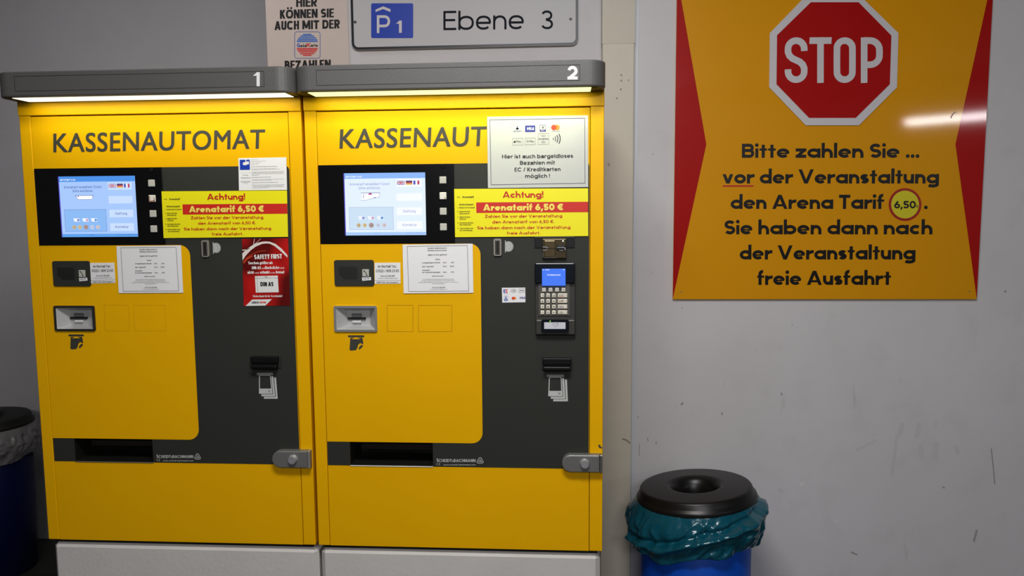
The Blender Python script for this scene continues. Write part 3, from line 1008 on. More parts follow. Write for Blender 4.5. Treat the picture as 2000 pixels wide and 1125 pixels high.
    # selection buttons beside the display
    for i_, (a, b) in enumerate(((858.7, 345), (859, 375.6), (859.4, 406), (859.8, 436.4))):
        p, r = Q(a, b), Q(a + 13.6, b + 13.8)
        bt = part(Mesh().bbox(p[0], r[0], -.0065, -.002, r[1], p[1], .0016, 3), 'push_button', WHITE_BTN if i_ == 1 else CREAM_BTN, bez)
        if i_ == 1:
            f = Flat(-.0067); cxz = (r[0] - .004, r[1] + .0035)
            f.raw([(cxz[0] - .002, cxz[1] - .001), (cxz[0] + .0022, cxz[1] - .001), (cxz[0] + .0022, cxz[1] + .002), (cxz[0] - .001, cxz[1] + .001)])
            if idx == 1:
                f.ribbon_raw([(p[0] + .003, p[1] - .003), (p[0] + .0025, r[1] + .0025), (r[0] - .0025, r[1] + .0025), (r[0] - .003, p[1] - .006)], .0022)
            f.build('worn_print', mat('worn_orange_print', (.35, .14, .05, 1), .6), bez)
    cxz = Q(865, 325.6)
    part(Mesh().disc_y(cxz[0], cxz[1], .0062, -.0048, -.002, 24, .005), 'camera_lens', mat('lens_dark', (.012, .012, .012, 1), .12), bez)

    # --- intercom
    zm = zoomed(640, 470, 4.89, Q)
    p, r = Q(653.3, 507.8), Q(731.8, 558)
    ic = part(Mesh().prism(rrect(p[0], r[0], r[1], p[1], .006), -.0052, -.0016), 'intercom', DARK, None, 'dark intercom plate')
    f = Flat(-.0056, zm)
    for k in range(-3, 7):      # diagonal slits inside a square field
        a, b, c, d = 115, 247, 290, 368
        off = k * 24
        x_a, y_a = a + off, b
        x_b, y_b = x_a + (d - b) * 1.1, d
        if x_a < a: y_a += (a - x_a) / 1.1; x_a = a
        if x_b > c: y_b -= (x_b - c) / 1.1; x_b = c
        if x_b - x_a > 12: f.line([(x_a, y_a), (x_b, y_b)], 9)
    part(f, 'speaker_grille', VOID, ic)
    p, r = zm(336, 272), zm(402, 341)
    hb = part(Mesh().bbox(p[0], r[0], -.0085, -.005, r[1], p[1], .001), 'help_button', mat('help_button_grey', (.46, .46, .42, 1), .4), ic)
    f = Flat(-.0088, zm); f.line([(355, 287), (372, 303), (381, 326)], 5); f.disc(355, 287, 6, 10); f.disc(381, 328, 6, 10); part(f, 'handset_symbol', BLACK_INK, ic)
    f = Flat(-.0058, zm); f.poly([(332, 349), (417, 345), (420, 375), (336, 382)]); part(f, 'help_label', PAPER, ic, 'white HILFE label')
    f = Flat(-.0061, zm); f.text('HILFE', 345, 405, 371, 17, GROT, yb1=368); part(f, 'help_lettering', SOFT_INK, ic)

    # --- ticket reader: sloping funnel
    p, r = Q(652.8, 597), Q(738, 647.6)
    rd = part(Mesh().prism(rrect(p[0], r[0], r[1], p[1], .005), -.0065, -.0016, [[(rx0 + .004, rz0 + .003), (rx1 - .004, rz0 + .003), (rx1 - .004, rz1 - .003), (rx0 + .004, rz1 - .003)]]), 'ticket_reader', CHROME if idx == 2 else mat('dark_reader_frame', (.06, .06, .055, 1), .3, .5), None, 'metal framed ticket reader')
    a0, a1, b0, b1 = rx0 + .0041, rx1 - .0041, rz0 + .0031, rz1 - .0031
    c0, c1, d0, d1 = a0 + .024, a1 - .020, b0 + .010, b1 - .010
    yi, yo = .022, -.005
    fn = Mesh().add([(a0, yo, b0), (a1, yo, b0), (a1, yo, b1), (a0, yo, b1), (c0, yi, d0), (c1, yi, d0), (c1, yi, d1), (c0, yi, d1)],
                    [(0, 1, 5, 4), (1, 2, 6, 5), (2, 3, 7, 6), (3, 0, 4, 7), (4, 5, 6, 7)])
    part(fn, 'reader_funnel', mat('funnel_metal', (.50, .50, .49, 1), .45, .25), rd)
    sl = Mesh()
    s0, s1 = zm(193, 733), zm(365, 746)
    xs0, xs1, zc_ = X(679.5, 621.5, .02), X(714.6, 621.5, .02), Z(697, 621.3, .02)
    sl.box(xs0, xs1, .0165, .0215, zc_ - .0022, zc_ + .0022)
    for k in range(8):
        xx = xs0 + (xs1 - xs0) * (k + .5) / 8
        sl.add([(xx - .0012, .0165, zc_ - .002), (xx + .0020, .0165, zc_ - .002), (xx - .001, .0165, zc_ - .006)], [(0, 2, 1)])
    part(sl, 'ticket_slit', VOID, rd)
    part(Mesh().bbox(X(687.5, 612, .02), X(706, 612, .02), .016, .0215, zc_ + .003, zc_ + .013, .001), 'upper_guide', mat('guide_grey', (.20, .20, .20, 1), .4, .4), rd)
    part(Mesh().bbox(X(689, 630, .02), X(706, 630, .02), .016, .0215, zc_ - .013, zc_ - .0065, .001), 'ticket_lip', mat('lip_pale', (.62, .62, .60, 1), .4), rd)

    # --- pictogram: card pushed in by a hand
    f = Flat(-.0019, zm)
    f.poly(rrect(195, 352, 903, 922, 9)); part(f, 'ticket_pictogram', DARKINK, None, 'dark ticket symbol below the reader')
    f = Flat(-.0019, zm)
    f.poly([(218, 926), (332, 926), (342, 975), (338, 990), (312, 976), (288, 1000), (290, 1012), (272, 1045), (222, 1050), (210, 1040)])
    f.poly([(322, 994), (342, 1002), (318, 1030), (300, 1040), (298, 1022)])
    part(f, 'ticket_pictogram', DARKINK)
    f = Flat(-.0022, zm); f.poly([(228, 940), (272, 921), (318, 940)]); part(f, 'arrow_pictogram', YELLOW, None, 'yellow arrow in the ticket symbol')

    # --- blanked openings
    for (a, b, c, d) in ((570, 617, 816, 868), (868, 618, 1187, 868)):
        pl = Flat(-.0018, zm); pl.frame(a, b, c, d, 2.6 if idx == 2 else 1.6); part(pl, 'blanking_plate', GROOVE if idx == 2 else mat('groove_soft', (.30, .16, .003, 1), .7), None, 'thin square groove of a blanked opening')

    # --- coin slot and symbol
    za = zoomed(600, 200, 3.308, Q)
    p, r = za(1205, 880), za(1256, 991)
    cs = part(Mesh().prism(rrect(p[0], r[0], r[1], p[1], .005), -.006, -.0008), 'coin_slot', mat('slot_bezel_taupe', (.30, .28, .25, 1), .35, .2), None, 'metal coin slot')
    p, r = za(1215, 889), za(1246, 982)
    part(Mesh().bbox(p[0], r[0], -.0075, -.005, r[1], p[1], .001), 'slot_insert', mat('slot_insert_dark', (.07, .066, .06, 1), .35, .3), cs)
    f = Flat(-.0078, za); f.rect(1225, 896, 1237, 972); part(f, 'slot_opening', VOID, cs)
    f = Flat(-.0011, zoomed(960, 460, 5.622, Q))
    f.rect(148, 54, 158, 186)
    f.poly([(160, 120)] + [(188 + 52 * math.cos(math.radians(t)), 120 + 57 * math.sin(math.radians(t))) for t in range(-125, 126, 10)])
    part(f, 'coin_pictogram', GREY_INK, None, 'pale coin symbol')
    f = Flat(-.0013, zoomed(960, 460, 5.622, Q))
    for rr in (43, 22):
        f.line([(188 + rr * math.cos(math.radians(t)), 120 + rr * 1.1 * math.sin(math.radians(t))) for t in range(-90, 91, 10)], 3)
    part(f, 'coin_relief', mat('coin_relief_grey', (.20, .20, .19, 1), .6))

    # --- banknote slot
    zn = zoomed(1020, 680, 9.375, Q)
    p, r = zn(352, 166), zn(932, 395)
    ns = part(Mesh().prism(rrect(p[0], r[0], r[1], p[1], .004), -.0035, -.0008), 'banknote_slot', mat('slot_frame_dark', (.035, .035, .033, 1), .45), None, 'black banknote slot')
    x0_, x1_ = X(1059.5, 705, -.02), X(1116, 705, -.02)
    zt2, zm2, zb2 = Z(1088, 699, -.012), Z(1088, 713, -.02), Z(1088, 724, -.02)
    mo = Mesh().bbox(x0_, x1_, -.018, -.003, zm2, zt2, .002)
    part(mo, 'upper_lip', BLACKP, ns)
    part(Mesh().bbox(x0_ + .002, x1_ - .002, -.024, -.003, zb2, zm2 - .004, .003), 'lower_lip', BLACKP, ns)
    part(Mesh().box(x0_ + .004, x1_ - .004, -.010, -.0025, zm2 - .005, zm2 + .001), 'slot_gap', VOID, ns)
    # banknote symbol
    f = Flat(-.0011, zn); f.poly(rrect(445, 765, 482, 532, 22)); part(f, 'banknote_pictogram', mat('symbol_dim_grey', (.30, .31, .30, 1), .6), None, 'pale banknotes symbol')
    NOTE = mat('symbol_grey', (.50, .51, .49, 1), .6)
    f = Flat(-.0012, zn); f.poly([(590, 572), (818, 572), (836, 972), (566, 972)]); part(f, 'banknote_pictogram', NOTE)
    f = Flat(-.0013, zn); f.poly([(530, 530), (778, 530), (798, 932), (512, 932)]); part(f, 'pictogram_gap', DARK)
    f = Flat(-.0014, zn); f.poly([(535, 545), (765, 545), (788, 925), (520, 925)]); part(f, 'banknote_pictogram', NOTE)
    f = Flat(-.0015, zn); f.poly([(478, 510), (728, 510), (750, 886), (466, 886)]); part(f, 'pictogram_gap', DARK)
    f = Flat(-.0016, zn); f.poly([(490, 515), (718, 515), (741, 878), (475, 878)]); part(f, 'banknote_pictogram', NOTE)
    f = Flat(-.0017, zn); f.poly([(506, 536), (704, 536), (714, 779), (498, 779)]); part(f, 'pictogram_gap', DARK)
    f = Flat(-.0017, zn); f.text('10', 648, 702, 851, 42, GROT); part(f, 'symbol_lettering', SOFT_INK)

    # --- coin tray
    tr_ = Mesh()
    yb_ = .12
    e_ = .0008
    tr_.add([(tx0 + e_, -.001, ty0 + e_), (tx1 - e_, -.001, ty0 + e_), (tx1 - e_, -.001, ty1 - e_), (tx0 + e_, -.001, ty1 - e_), (tx0 + e_, yb_, ty0 + e_), (tx1 - e_, yb_, ty0 + e_), (tx1 - e_, yb_, ty1 - e_), (tx0 + e_, yb_, ty1 - e_)],
            [(0, 1, 5, 4), (1, 2, 6, 5), (2, 3, 7, 6), (3, 0, 4, 7), (4, 5, 6, 7)])
    tray = part(tr_, 'coin_tray', mat('tray_black', (.02, .02, .017, 1), .35), None, 'recessed black coin tray')
    part(Mesh().bbox(tx0, tx1, -.0022, .004, ty0 - .0022, ty0 + .0004, .0005), 'tray_lip', mat('tray_lip_metal', (.70, .70, .68, 1), .45) if idx == 2 else mat('tray_lip_dull', (.16, .15, .13, 1), .4), tray, 'thin metal lip')
    f = Flat(.03)
    part(Mesh().bbox(tx0 + .02, tx1 - .004, .045, .05, (ty0 + ty1) / 2 - .002, (ty0 + ty1) / 2 + .016, .001), 'tray_flap', mat('flap_smoke', (.03, .024, .02, 1), .25), tray)

    # --- maker lettering
    zk = zoomed(560, 780, 3.125, Q)
    f = Flat(-.0011, zk)
    f.text('S', 915, 926, 382, 23, GROTX); f.text('CHEIDT', 927, 1008, 382, 18.5, GROTX); f.text('&', 1010, 1017, 382, 13, GROTB); f.text('BACHMANN', 1019, 1153, 382, 18.5, GROTX)
    f.text('www.scheidt-bachmann.com', 957, 1153, 403, 9.5, GROTB)
    f.line([(924, 389)] + [(922 + 6 * math.cos(math.radians(t)), 395 + 7 * math.sin(math.radians(t))) for t in range(-110, -260, -25)] + [(924, 401)], 2)
    f.line([(937, 389)] + [(935 + 6 * math.cos(math.radians(t)), 395 + 7 * math.sin(math.radians(t))) for t in range(-110, -260, -25)] + [(937, 401)], 2)
    f.line([(929, 395), (935, 395)], 2)
    part(f, 'maker_lettering', GREY_INK, None, 'small pale grey maker lettering')
    f = Flat(-.0011, zk)
    f.line([(1181, 354), (1187, 357), (1199, 377), (1200, 383), (1196, 388), (1181, 390), (1166, 388), (1162, 383), (1163, 377), (1175, 357), (1181, 354)], 4)
    f.line([(1181, 362), (1193, 382), (1169, 382), (1181, 362)], 2)
    f.text('S', 1174, 1180, 383, 12, GROTX); f.text('B', 1182, 1189, 383, 12, GROTX)
    part(f, 'maker_emblem', GREY_INK, None, 'rounded triangle emblem')

    # --- lock handle
    yf = -.021
    hx0, hx1, hx2 = X(1097.5, 907, yf), X(1171.2, 907, yf), X(1176.6, 907, yf)
    hz0, hz1 = Z(1130, 923, yf), Z(1130, 889, yf)
    r_ = (hz1 - hz0) / 2
    ol = [(hx1, hz0), (hx1, hz1)] + [(hx0 + r_ + r_ * math.cos(math.radians(t)), (hz0 + hz1) / 2 + r_ * math.sin(math.radians(t))) for t in range(90, 271, 10)]
    b = bmesh.new()
    vs = [b.verts.new((p_[0], yf, p_[1])) for p_ in ol]
    fc = b.faces.new(vs)
    ext = bmesh.ops.extrude_face_region(b, geom=[fc])
    for g_ in ext['geom']:
        if isinstance(g_, bmesh.types.BMVert): g_.co.y = -.0005
    bmesh.ops.recalc_face_normals(b, faces=list(b.faces))
    fe = [e_ for e_ in b.edges if all(abs(v_.co.y - yf) < 1e-5 for v_ in e_.verts)]
    bmesh.ops.bevel(b, geom=fe, offset=.0035, segments=3, profile=.5, affect='EDGES')
    hd = part(Mesh().bm(b), 'lock_handle', CAST, None, 'grey metal lock handle')
    part(Mesh().bbox(hx1 + .0006, hx2, yf, -.0005, hz0 - .0008, hz1 + .0006, .0018), 'end_cap', CHROME if idx == 1 else mat('end_cap_grey', (.34, .35, .36, 1), .3, .8), hd)
    cxz = Q(1142.2, 907.2, yf - .008)
    part(Mesh().disc_y(cxz[0], cxz[1], .0145, yf - .011, yf + .002, 32, .0105), 'lock_cylinder', mat('lock_silver', (.46, .47, .49, 1), .3, .5), hd)

    # --- canopy with lamp
    yc = -.085
    if idx == 2:
        cx0, cx1 = fl, P(1184, 150, yc)[0]
    else:
        cx0, cx1 = fl - .004, -0.6915
    cz0, cz1 = P(1140, 168.2, yc)[1], P(1140, 116, yc)[1]
    b = bmesh.new()
    rc = .042
    oln = [(cx0, .30), (cx0, yc + rc)] + [(cx0 + rc + rc * math.cos(math.radians(t)), yc + rc + rc * math.sin(math.radians(t))) for t in range(190, 270, 10)] + [(cx0 + rc, yc)]
    oln += [(cx1 - rc, yc)] + [(cx1 - rc + rc * math.cos(math.radians(t)), yc + rc + rc * math.sin(math.radians(t))) for t in range(280, 360, 10)] + [(cx1, yc + rc), (cx1, .30)]
    vs = [b.verts.new((p_[0], p_[1], cz0)) for p_ in oln]
    fc = b.faces.new(vs)
    ext = bmesh.ops.extrude_face_region(b, geom=[fc])
    for g_ in ext['geom']:
        if isinstance(g_, bmesh.types.BMVert): g_.co.z = cz1
    bmesh.ops.recalc_face_normals(b, faces=list(b.faces))
    he = [e_ for e_ in b.edges if abs(e_.verts[0].co.z - e_.verts[1].co.z) < 1e-5 and not all(v_.co.y > .29 for v_ in e_.verts)]
    bmesh.ops.bevel(b, geom=he, offset=.004, segments=2, profile=.5, affect='EDGES')
    cn = part(Mesh().bm(b, False), 'canopy', CANOPY, None, 'grey canopy with rounded corners')
    for p_ in cn.data.polygons:
        if p_.normal.z < -.9:
            pass
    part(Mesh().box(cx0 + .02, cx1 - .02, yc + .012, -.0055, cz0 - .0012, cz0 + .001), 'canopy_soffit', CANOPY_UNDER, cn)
    lx0, lx1 = (P(601, 182, yc + .01)[0], P(1155, 170, yc + .01)[0]) if idx == 2 else (P(24, 192, yc + .01)[0], P(557, 183, yc + .01)[0])
    lc = (.93, .97, .45, 1) if idx == 2 else (1.0, .98, .80, 1)
    part(Mesh().box(lx0, lx1, yc + .010, -.012, cz0 - .0024, cz0 - .0012), 'lamp_strip', mat('lamp_glow_%d' % idx, (.6, .6, .5, 1), .5, emit=lc, strength=LAMP[idx - 1]), cn, 'glowing lamp strip under the canopy')
    area('canopy_lamp', ((lx0 + lx1) / 2, yc + .024, cz0 - .004), ((lx0 + lx1) / 2, yc + .060, 0), lx1 - lx0 - .02, .028, LAMPW[idx - 1], (.92, 1.0, .50) if idx == 2 else (1.0, 1.0, .66))
    # number field
    QC = (lambda a, b_: P(a, b_, yc)) if idx == 2 else (lambda a, b_: (P(a, b_, yc)[0] + (P(515.4, 150, yc)[0] - P(1132.5, 150, yc)[0]), P(a, b_, yc)[1]))
    f = Flat(yc - .0004)
    a, c = QC(1132.5, 126.5), QC(618.5, 167)
    zt3, zb3 = QC(1132.5, 126.5)[1], QC(1132.5, 157)[1]
    f.ribbon_raw([(a[0], zt3), (c[0], zt3), (c[0], zb3), (a[0], zb3), (a[0], zt3)], .0011)
    part(f, 'number_plate', GROOVE_GREY, cn, 'thin outline of the number field')
    f = Flat(yc - .0007, QC if idx == 2 else (lambda a_, b_: P(a_, b_, yc)))
    if idx == 2: f.text('2', 1108.3, 1128, 155.6, 27, Style(.235, .7, False, 2.1))
    else: f.text('1', 494, 507.6, 168.6, 27.6, Style(.24, .7, False, 2.1))
    part(f, 'numeral', WHITE_INK, cn, 'white machine number')

    # --- card payment (second machine only)
    if idx == 2:
        f = Flat(-.0016, Q); f.poly([(1168, 869), (1172, 868), (1173, 872), (1176, 873), (1175.5, 876), (1170, 874)]); part(f, 'paint_chip', SOFT_INK, None, 'dark paint chip on the right post')
        zc = zoomed(960, 460, 5.622, Q)
        p, r = zc(472, 15), zc(912, 136)
        cr = part(Mesh().bbox(p[0], r[0], -.003, -.0008, r[1], p[1], .0008), 'card_reader', BLACKP, None, 'black card reader with metal mouth')
        p, r = zc(558, 35), zc(822, 250)
        part(Mesh().bbox(p[0], r[0], -.010, -.0009, r[1], p[1], .002), 'reader_body', GOLDBROWN, cr)
        p, r = zc(578, 52), zc(700, 238)
        part(Mesh().bbox(p[0], r[0], -.014, -.009, r[1], p[1], .002), 'reader_door', mat('brown_metallic_light', (.13, .10, .055, 1), .3, .6), cr)
        f = Flat(-.0145, zc); f.rect(575, 135, 730, 143); part(f, 'card_slit', VOID, cr)
        for lst in ([(562, 122), (600, 124), (622, 135)], [(565, 158), (590, 160), (608, 152)]):
            f = Flat(-.0150, zc); f.line(lst, 9); part(f, 'chrome_lip', CHROME, cr)
        p, r = zc(718, 100), zc(812, 165)
        part(Mesh().bbox(p[0], r[0], -.013, -.009, r[1], p[1], .002), 'reader_mouth', VOID, cr)
        f = Flat(-.0150, zc); f.line([(722, 128), (780, 127), (806, 132), (810, 160)], 10); f.line([(745, 158), (770, 163), (790, 158)], 6); part(f, 'chrome_lip', CHROME, cr)
        f = Flat(-.0150, zc); f.line([(578, 242), (714, 240)], 6); f.line([(566, 180), (566, 236)], 5); part(f, 'chrome_edge', mat('chrome_dim', (.40, .40, .38, 1), .25, .9), cr)
        f = Flat(-.0110, zc); f.disc(785, 58, 8, 14); part(f, 'status_light', emission('led_white', (.85, 1, .75, 1), 2.0), cr)

        # terminal body
        p, r = zc(480, 296), zc(918, 1084)
        tm = part(Mesh().bbox(p[0], r[0], -.010, -.0008, r[1], p[1], .0025), 'payment_terminal', TERM, None, 'card payment terminal with keypad')
        p, r = zc(478, 296), zc(912, 520)
        part(Mesh().bbox(p[0], r[0], -.020, -.009, r[1], p[1], .003), 'terminal_hood', NAVYBLACK, tm)
        p, r = zc(512, 500), zc(864, 880)
        part(Mesh().bbox(p[0], r[0], -.0125, -.009, r[1], p[1], .002), 'keypad_plate', TERM2, tm)
        p, r = zc(556, 359), zc(812, 543)
        ts = Mesh().bbox(p[0], r[0], -.0225, -.012, r[1], p[1], .0008)
        part(ts, 'terminal_screen', emission('terminal_blue', (.085, .22, .86, 1), 1.05), tm, 'lit blue terminal display')
        f = Flat(-.0229, zc); f.text('Terminal bereit', 610, 758, 433, 17, GROTB); f.text('00:00', 590, 636, 376, 13, GROTB); f.poly([(562, 376), (568, 362), (574, 376)]); f.poly([(784, 368), (792, 362), (800, 368), (792, 377)])
        part(f, 'screen_lettering', emission('terminal_white', (.85, .9, 1, 1)), tm)
        def key(n_, a, b_, c_, d_, txt, st=GROTB):
            p, r = zc(a, b_), zc(c_, d_)
            k_ = part(Mesh().bbox(p[0], r[0], -.0165, -.012, r[1], p[1], .0012, 2), n_, KEYCAP, tm)
            return k_
        fl_ = Flat(-.0168, zc)
        for s_, a in (('F1', 556), ('F2', 628), ('F3', 699), ('F4', 769)):
            key('function_key', a, 568, a + 42, 610, s_); fl_.text(s_, a + 11, a + 32, 598, 19, GROT)
        rows = ('123', '456', '789', '-0*')
        for j, yy in enumerate((630, 692, 753, 815)):
            for i_, xx in enumerate((540, 602, 665)):
                key('number_key', xx, yy, xx + 41, yy + 42, rows[j][i_])
                if rows[j][i_] == '*': fl_.disc(xx + 20, yy + 21, 6, 10)
                elif rows[j][i_] == '-': fl_.rect(xx + 14, yy + 18, xx + 28, yy + 22)
                else: fl_.text(rows[j][i_], xx + 13, xx + 28, yy + 32, 21, GROTB)
        part(fl_, 'key_lettering', SOFT_INK, tm)
        UL = [RED_INK, mat('ochre_ink', (.45, .22, .05, 1), .5), NAVY_INK, mat('green_ink', (.03, .12, .05, 1), .5)]
        for j, (yy, s_) in enumerate(((629, 'STOP'), (690, 'CORR'), (751, 'INFO'), (813, 'OK'))):
            key('command_key', 728, yy, 832, yy + 44, s_)
            f = Flat(-.0168, zc); f.text(s_, 742 if j < 3 else 750, 790 if j < 3 else 782, yy + 25, 16, GROT); part(f, 'key_lettering', SOFT_INK, tm)
            f = Flat(-.0168, zc); f.rect(740, yy + 29, 792, yy + 33); part(f, 'key_stripe', UL[j], tm)
            f = Flat(-.0168, zc)
            if j == 0: f.line([(806, yy + 32), (826, yy + 10)], 3); f.line([(806, yy + 10), (826, yy + 32)], 3)
            if j == 1: f.line([(826, yy + 10), (812, yy + 21), (826, yy + 32)], 3)
            if j == 2: f.line([(810, yy + 12), (818, yy + 8), (824, yy + 15), (817, yy + 22), (817, yy + 30)], 3)
            if j == 3: f.ring(817, yy + 20, 9, 3, n=16)
            part(f, 'key_symbol', GREY_INK, tm)
        p, r = zc(715, 632), zc(722, 860)
        part(Mesh().bbox(p[0], r[0], -.0175, -.012, r[1], p[1], .0005), 'keypad_rib', mat('rib_pale', (.45, .44, .40, 1), .3, .5), tm)
        p, r = zc(488, 916), zc(916, 1082)
        part(Mesh().bbox(p[0], r[0], -.016, -.009, r[1], p[1], .003), 'terminal_base', TERM, tm)
        p, r = zc(548, 911), zc(848, 1050)
        pad = part(Mesh().prism(rrect(p[0], r[0], r[1], p[1], .005), -.022, -.015), 'contactless_pad', NAVYBLACK, tm, 'dark contactless reader with pale field')
        f = Flat(-.0224, zc); f.rect(580, 940, 812, 1012); part(f, 'pad_field', mat('pad_pale', (.50, .51, .54, 1), .3, emit=(.5, .52, .58, 1), strength=.15), tm)
        f = Flat(-.0226, zc); f.ring(705, 958, 30, 2.5, 0, 360, 20); f.line([(690, 958), (700, 958)], 4)
        for q_ in (6, 12, 18): f.ring(704, 958, q_, 2.5, -40, 40, 8)
        part(f, 'contactless_symbol', SOFT_INK, tm)
        f = Flat(-.0224, zc); f.disc(645, 928, 6, 12); part(f, 'status_light', emission('led_green', (.45, 1, .12, 1), 1.6), tm)
    return root


LAMP = (.98, 1.08)
M1 = machine(1)
M2 = machine(2)

# ================================================================== notices stuck on the machines
YP1 = -.0016     # yellow plate and black glass level
PF = lambda a, b: P(a, b)


def achtung(corners, label):
    q = Quad([PF(*c) for c in corners])
    y = -.0034
    o = sheet('tariff_sticker', q, y + .0004, NEON, .0008)
    tag(o, label, 'sticker', 'yellow attention stickers')
    U = q.unit(1866, 669, 53, 62)
    y -= .0006
    f = Flat(y, U); f.rect(360, 250, 1919, 396); f.build('red_bar', RED_BAR, o, 'red bar')
    f = Flat(y - .0003, U); f.text('Achtung!', 733, 1300, 188, 88, FUTB); f.build('attention_heading', RED_INK, o, 'red Achtung heading')
    f = Flat(y - .0003, U)
    for s, a, b, yy in (('Zahlen Sie vor der Veranstaltung', 480, 1560, 464, ), ('den Arenatarif von 6,50 €.', 583, 1450, 543), ('Sie haben dann nach der Veranstaltung', 368, 1672, 624), ('freie Ausfahrt.', 785, 1252, 700)):
        f.text(s, a, b, yy, 42, FUTM)
    f.build('red_lettering', RED_INK, o)
    f = Flat(y - .0004, U); f.text('Arenatarif 6,50 €', 456, 1580, 366, 92, FUTX); f.build('bar_lettering', PALE_Y, o, 'pale yellow price lettering')
    f = Flat(y - .0003, U); st = GROTB
    f.poly([(90, 175), (106, 166), (106, 184)]); f.poly([(112, 175), (128, 166), (128, 184)])
    f.text('Arenatarif', 165, 330, 185, 25, FUTB)
    f.text('Hinweis Arenatarif', 120, 322, 284, 18, st); f.rect(120, 287, 322, 289)
    for a, s, x1_, yy in (('1.', 'Drücken Sie Arenatarif', 342, 329), ('2.', 'Geben Sie Ihren', 275, 383), ('', 'Parkschein ein', 262, 411), ('3.', 'Zahlen Sie bitte', 272, 460), ('', '6,50 Euro', 214, 487),
                          ('4.', 'Entnehmen Sie bitte', 316, 540), ('', 'Ihren Parkschein', 284, 567), ('5.', 'Freie Ausfahrt nach', 314, 617), ('', 'der Veranstaltung', 298, 645)):
        if a: f.text(a, 92, 106, yy, 17, st)
        f.text(s, 122, x1_, yy, 17, st)
    f.build('small_lettering', BLACK_INK, o)
    return o


achtung(((316.8, 373.8), (561.4, 372.2), (563.5, 462.5), (320.9, 464.9)), 'lemon yellow attention sticker with red price bar on machine number 1')
achtung(((887.3, 369.1), (1148.5, 367.8), (1148.8, 461), (889.2, 463.2)), 'lemon yellow attention sticker with red price bar on machine number 2')


def tariff(corners, label):
    q = Quad([PF(*c) for c in corners])
    o = sheet('tariff_notice', q, -.0034, PAPER, .0006)
    tag(o, label, 'notice', 'white tariff notices')
    U = q.unit(670, 466, 720, 36)
    f = Flat(-.0044, U)
    f.line([(765, 53), (1340, 53), (1346, 484), (770, 484), (765, 53)], 3.2)
    f.build('border', mat('notice_line', (.05, .05, .07, 1), .6), o)
    f = Flat(-.0044, U)
    B = GROTB
    f.ctext('Herzlich willkommen im', 1051, 79, 12, 182, B); f.ctext('Parkhaus Lanxess arena', 1051, 100, 12, 182, B); f.ctext('täglich 24 Std. geöffnet', 1052, 142, 12, 184, B)
    f.ctext('Tarife', 1053, 185, 12, 46, B)
    for s, x1_, yy, pr, w_ in (('Je angefangene Stunde', 1078, 216, '2,00', 28), ('max. Tagestarif', 1016, 252, '20,00', 37), ('Arenatarif', 978, 287, None, 0), ('an Veranstaltungstagen', 1078, 307, '6,50', 28)):
        f.text(s, 904, x1_, yy, 11.5, B)
        if pr: f.text('Euro', 1105, 1138, yy, 11.5, B); f.text(pr, 1208 - w_, 1208, yy, 11.5, B)
    f.ctext('Hinweis Arenatarif*', 1054, 343, 10, 114, B)
    for s, yy, w_ in (('*Der im Anzeigefeld der Kassenautomaten an den Zeiten der Veranstaltung', 372, 300), ('des Tages kann auch an Veranstaltungen im Voraus gezahlt werden.', 386, 318), ('Sie haben dann die Möglichkeit mit dem bezahlten Ticket bis 3 Stunden nach der', 401, 385), ('Veranstaltung auszufahren.', 415, 124)):
        f.ctext(s, 1056, yy, 7, w_, GROT)
    f.ctext('KALSCHEUER', 1059, 454, 14, 124, GROT); f.ctext('PARKRAUMBETRIEBE GMBH', 1057, 469, 6, 166, GROT)
    f.build('lettering', SOFT_INK, o)
    return o


tariff(((229, 480.6), (354.7, 479.2), (359.2, 571.6), (233.4, 572.3)), 'white framed tariff notice on the left machine, beside its intercom')
tariff(((786.8, 477.8), (923.4, 475.8), (924.9, 571.8), (788.9, 572.9)), 'white framed tariff notice on the right machine, beside its intercom')


def phone(corners, label):
    q = Quad([PF(*c) for c in corners])
    o = sheet('phone_sticker', q, -.0022, PAPER, .0006)
    tag(o, label, 'sticker', 'white emergency phone stickers')
    U = q.unit(248, 200, 450, 210)
    f = Flat(-.0033, U)
    f.text('Im Notfall Tel.:', 483, 663, 256, 24, Style(.15, .73, False, 2.3)); f.text('01522 / 809 23 65', 464, 684, 299, 25, Style(.14, .73, False, 2.3))
    f.text('KALSCHEUER', 508, 643, 344, 16, GROT); f.text('PARKRAUMBETRIEBE GMBH', 480, 670, 362, 7, GROT)
    f.rect(450, 378, 697, 380); f.text('50667 Köln, Glockengasse 1', 468, 684, 402, 12, GROTB)
    f.build('lettering', SOFT_INK, o)
    return o


phone(((176.8, 513.3), (224.4, 513), (226.6, 552.4), (179.2, 553.6)), 'small white emergency phone sticker on the left machine')
phone(((732, 513.2), (782.4, 512.8), (782.8, 553.8), (732.5, 554.2)), 'small white emergency phone sticker on the right machine')

# video surveillance notice
q = Quad([PF(466, 309), PF(559.6, 307.2), PF(561, 371), PF(467.3, 371.9)])
o = sheet('surveillance_notice', q, -.0012, PAPER, .0006)
tag(o, 'white video surveillance notice with blue camera symbol above yellow sticker', 'notice')
U = q.unit(1505, 1025, 100, 45)
f = Flat(-.0022, U); f.rect(146, 98, 458, 418); f.build('camera_symbol', BLUE_INK, o, 'blue square with white camera')
f = Flat(-.0025, U)
f.rect(325, 96, 352, 160); f.poly([(250, 185), (425, 145), (438, 235), (310, 278), (262, 262), (240, 262), (240, 235)])
f.build('camera_picture', WHITE_INK, o, 'white camera picture')
f = Flat(-.0022, U)
f.line([(130, 520), (490, 515)], 3); f.line([(505, 100), (525, 1045)], 3)
f.text('Achtung', 232, 390, 600, 28, GROTB); f.text('Videoüberwachung', 165, 470, 685, 26, GROTB); f.text('Hinweise zum Datenschutz', 165, 470, 792, 20, GROTB); f.text('am Parkhaus und online', 165, 470, 820, 18, GROT); f.text('verfügbar', 240, 380, 846, 18, GROT)
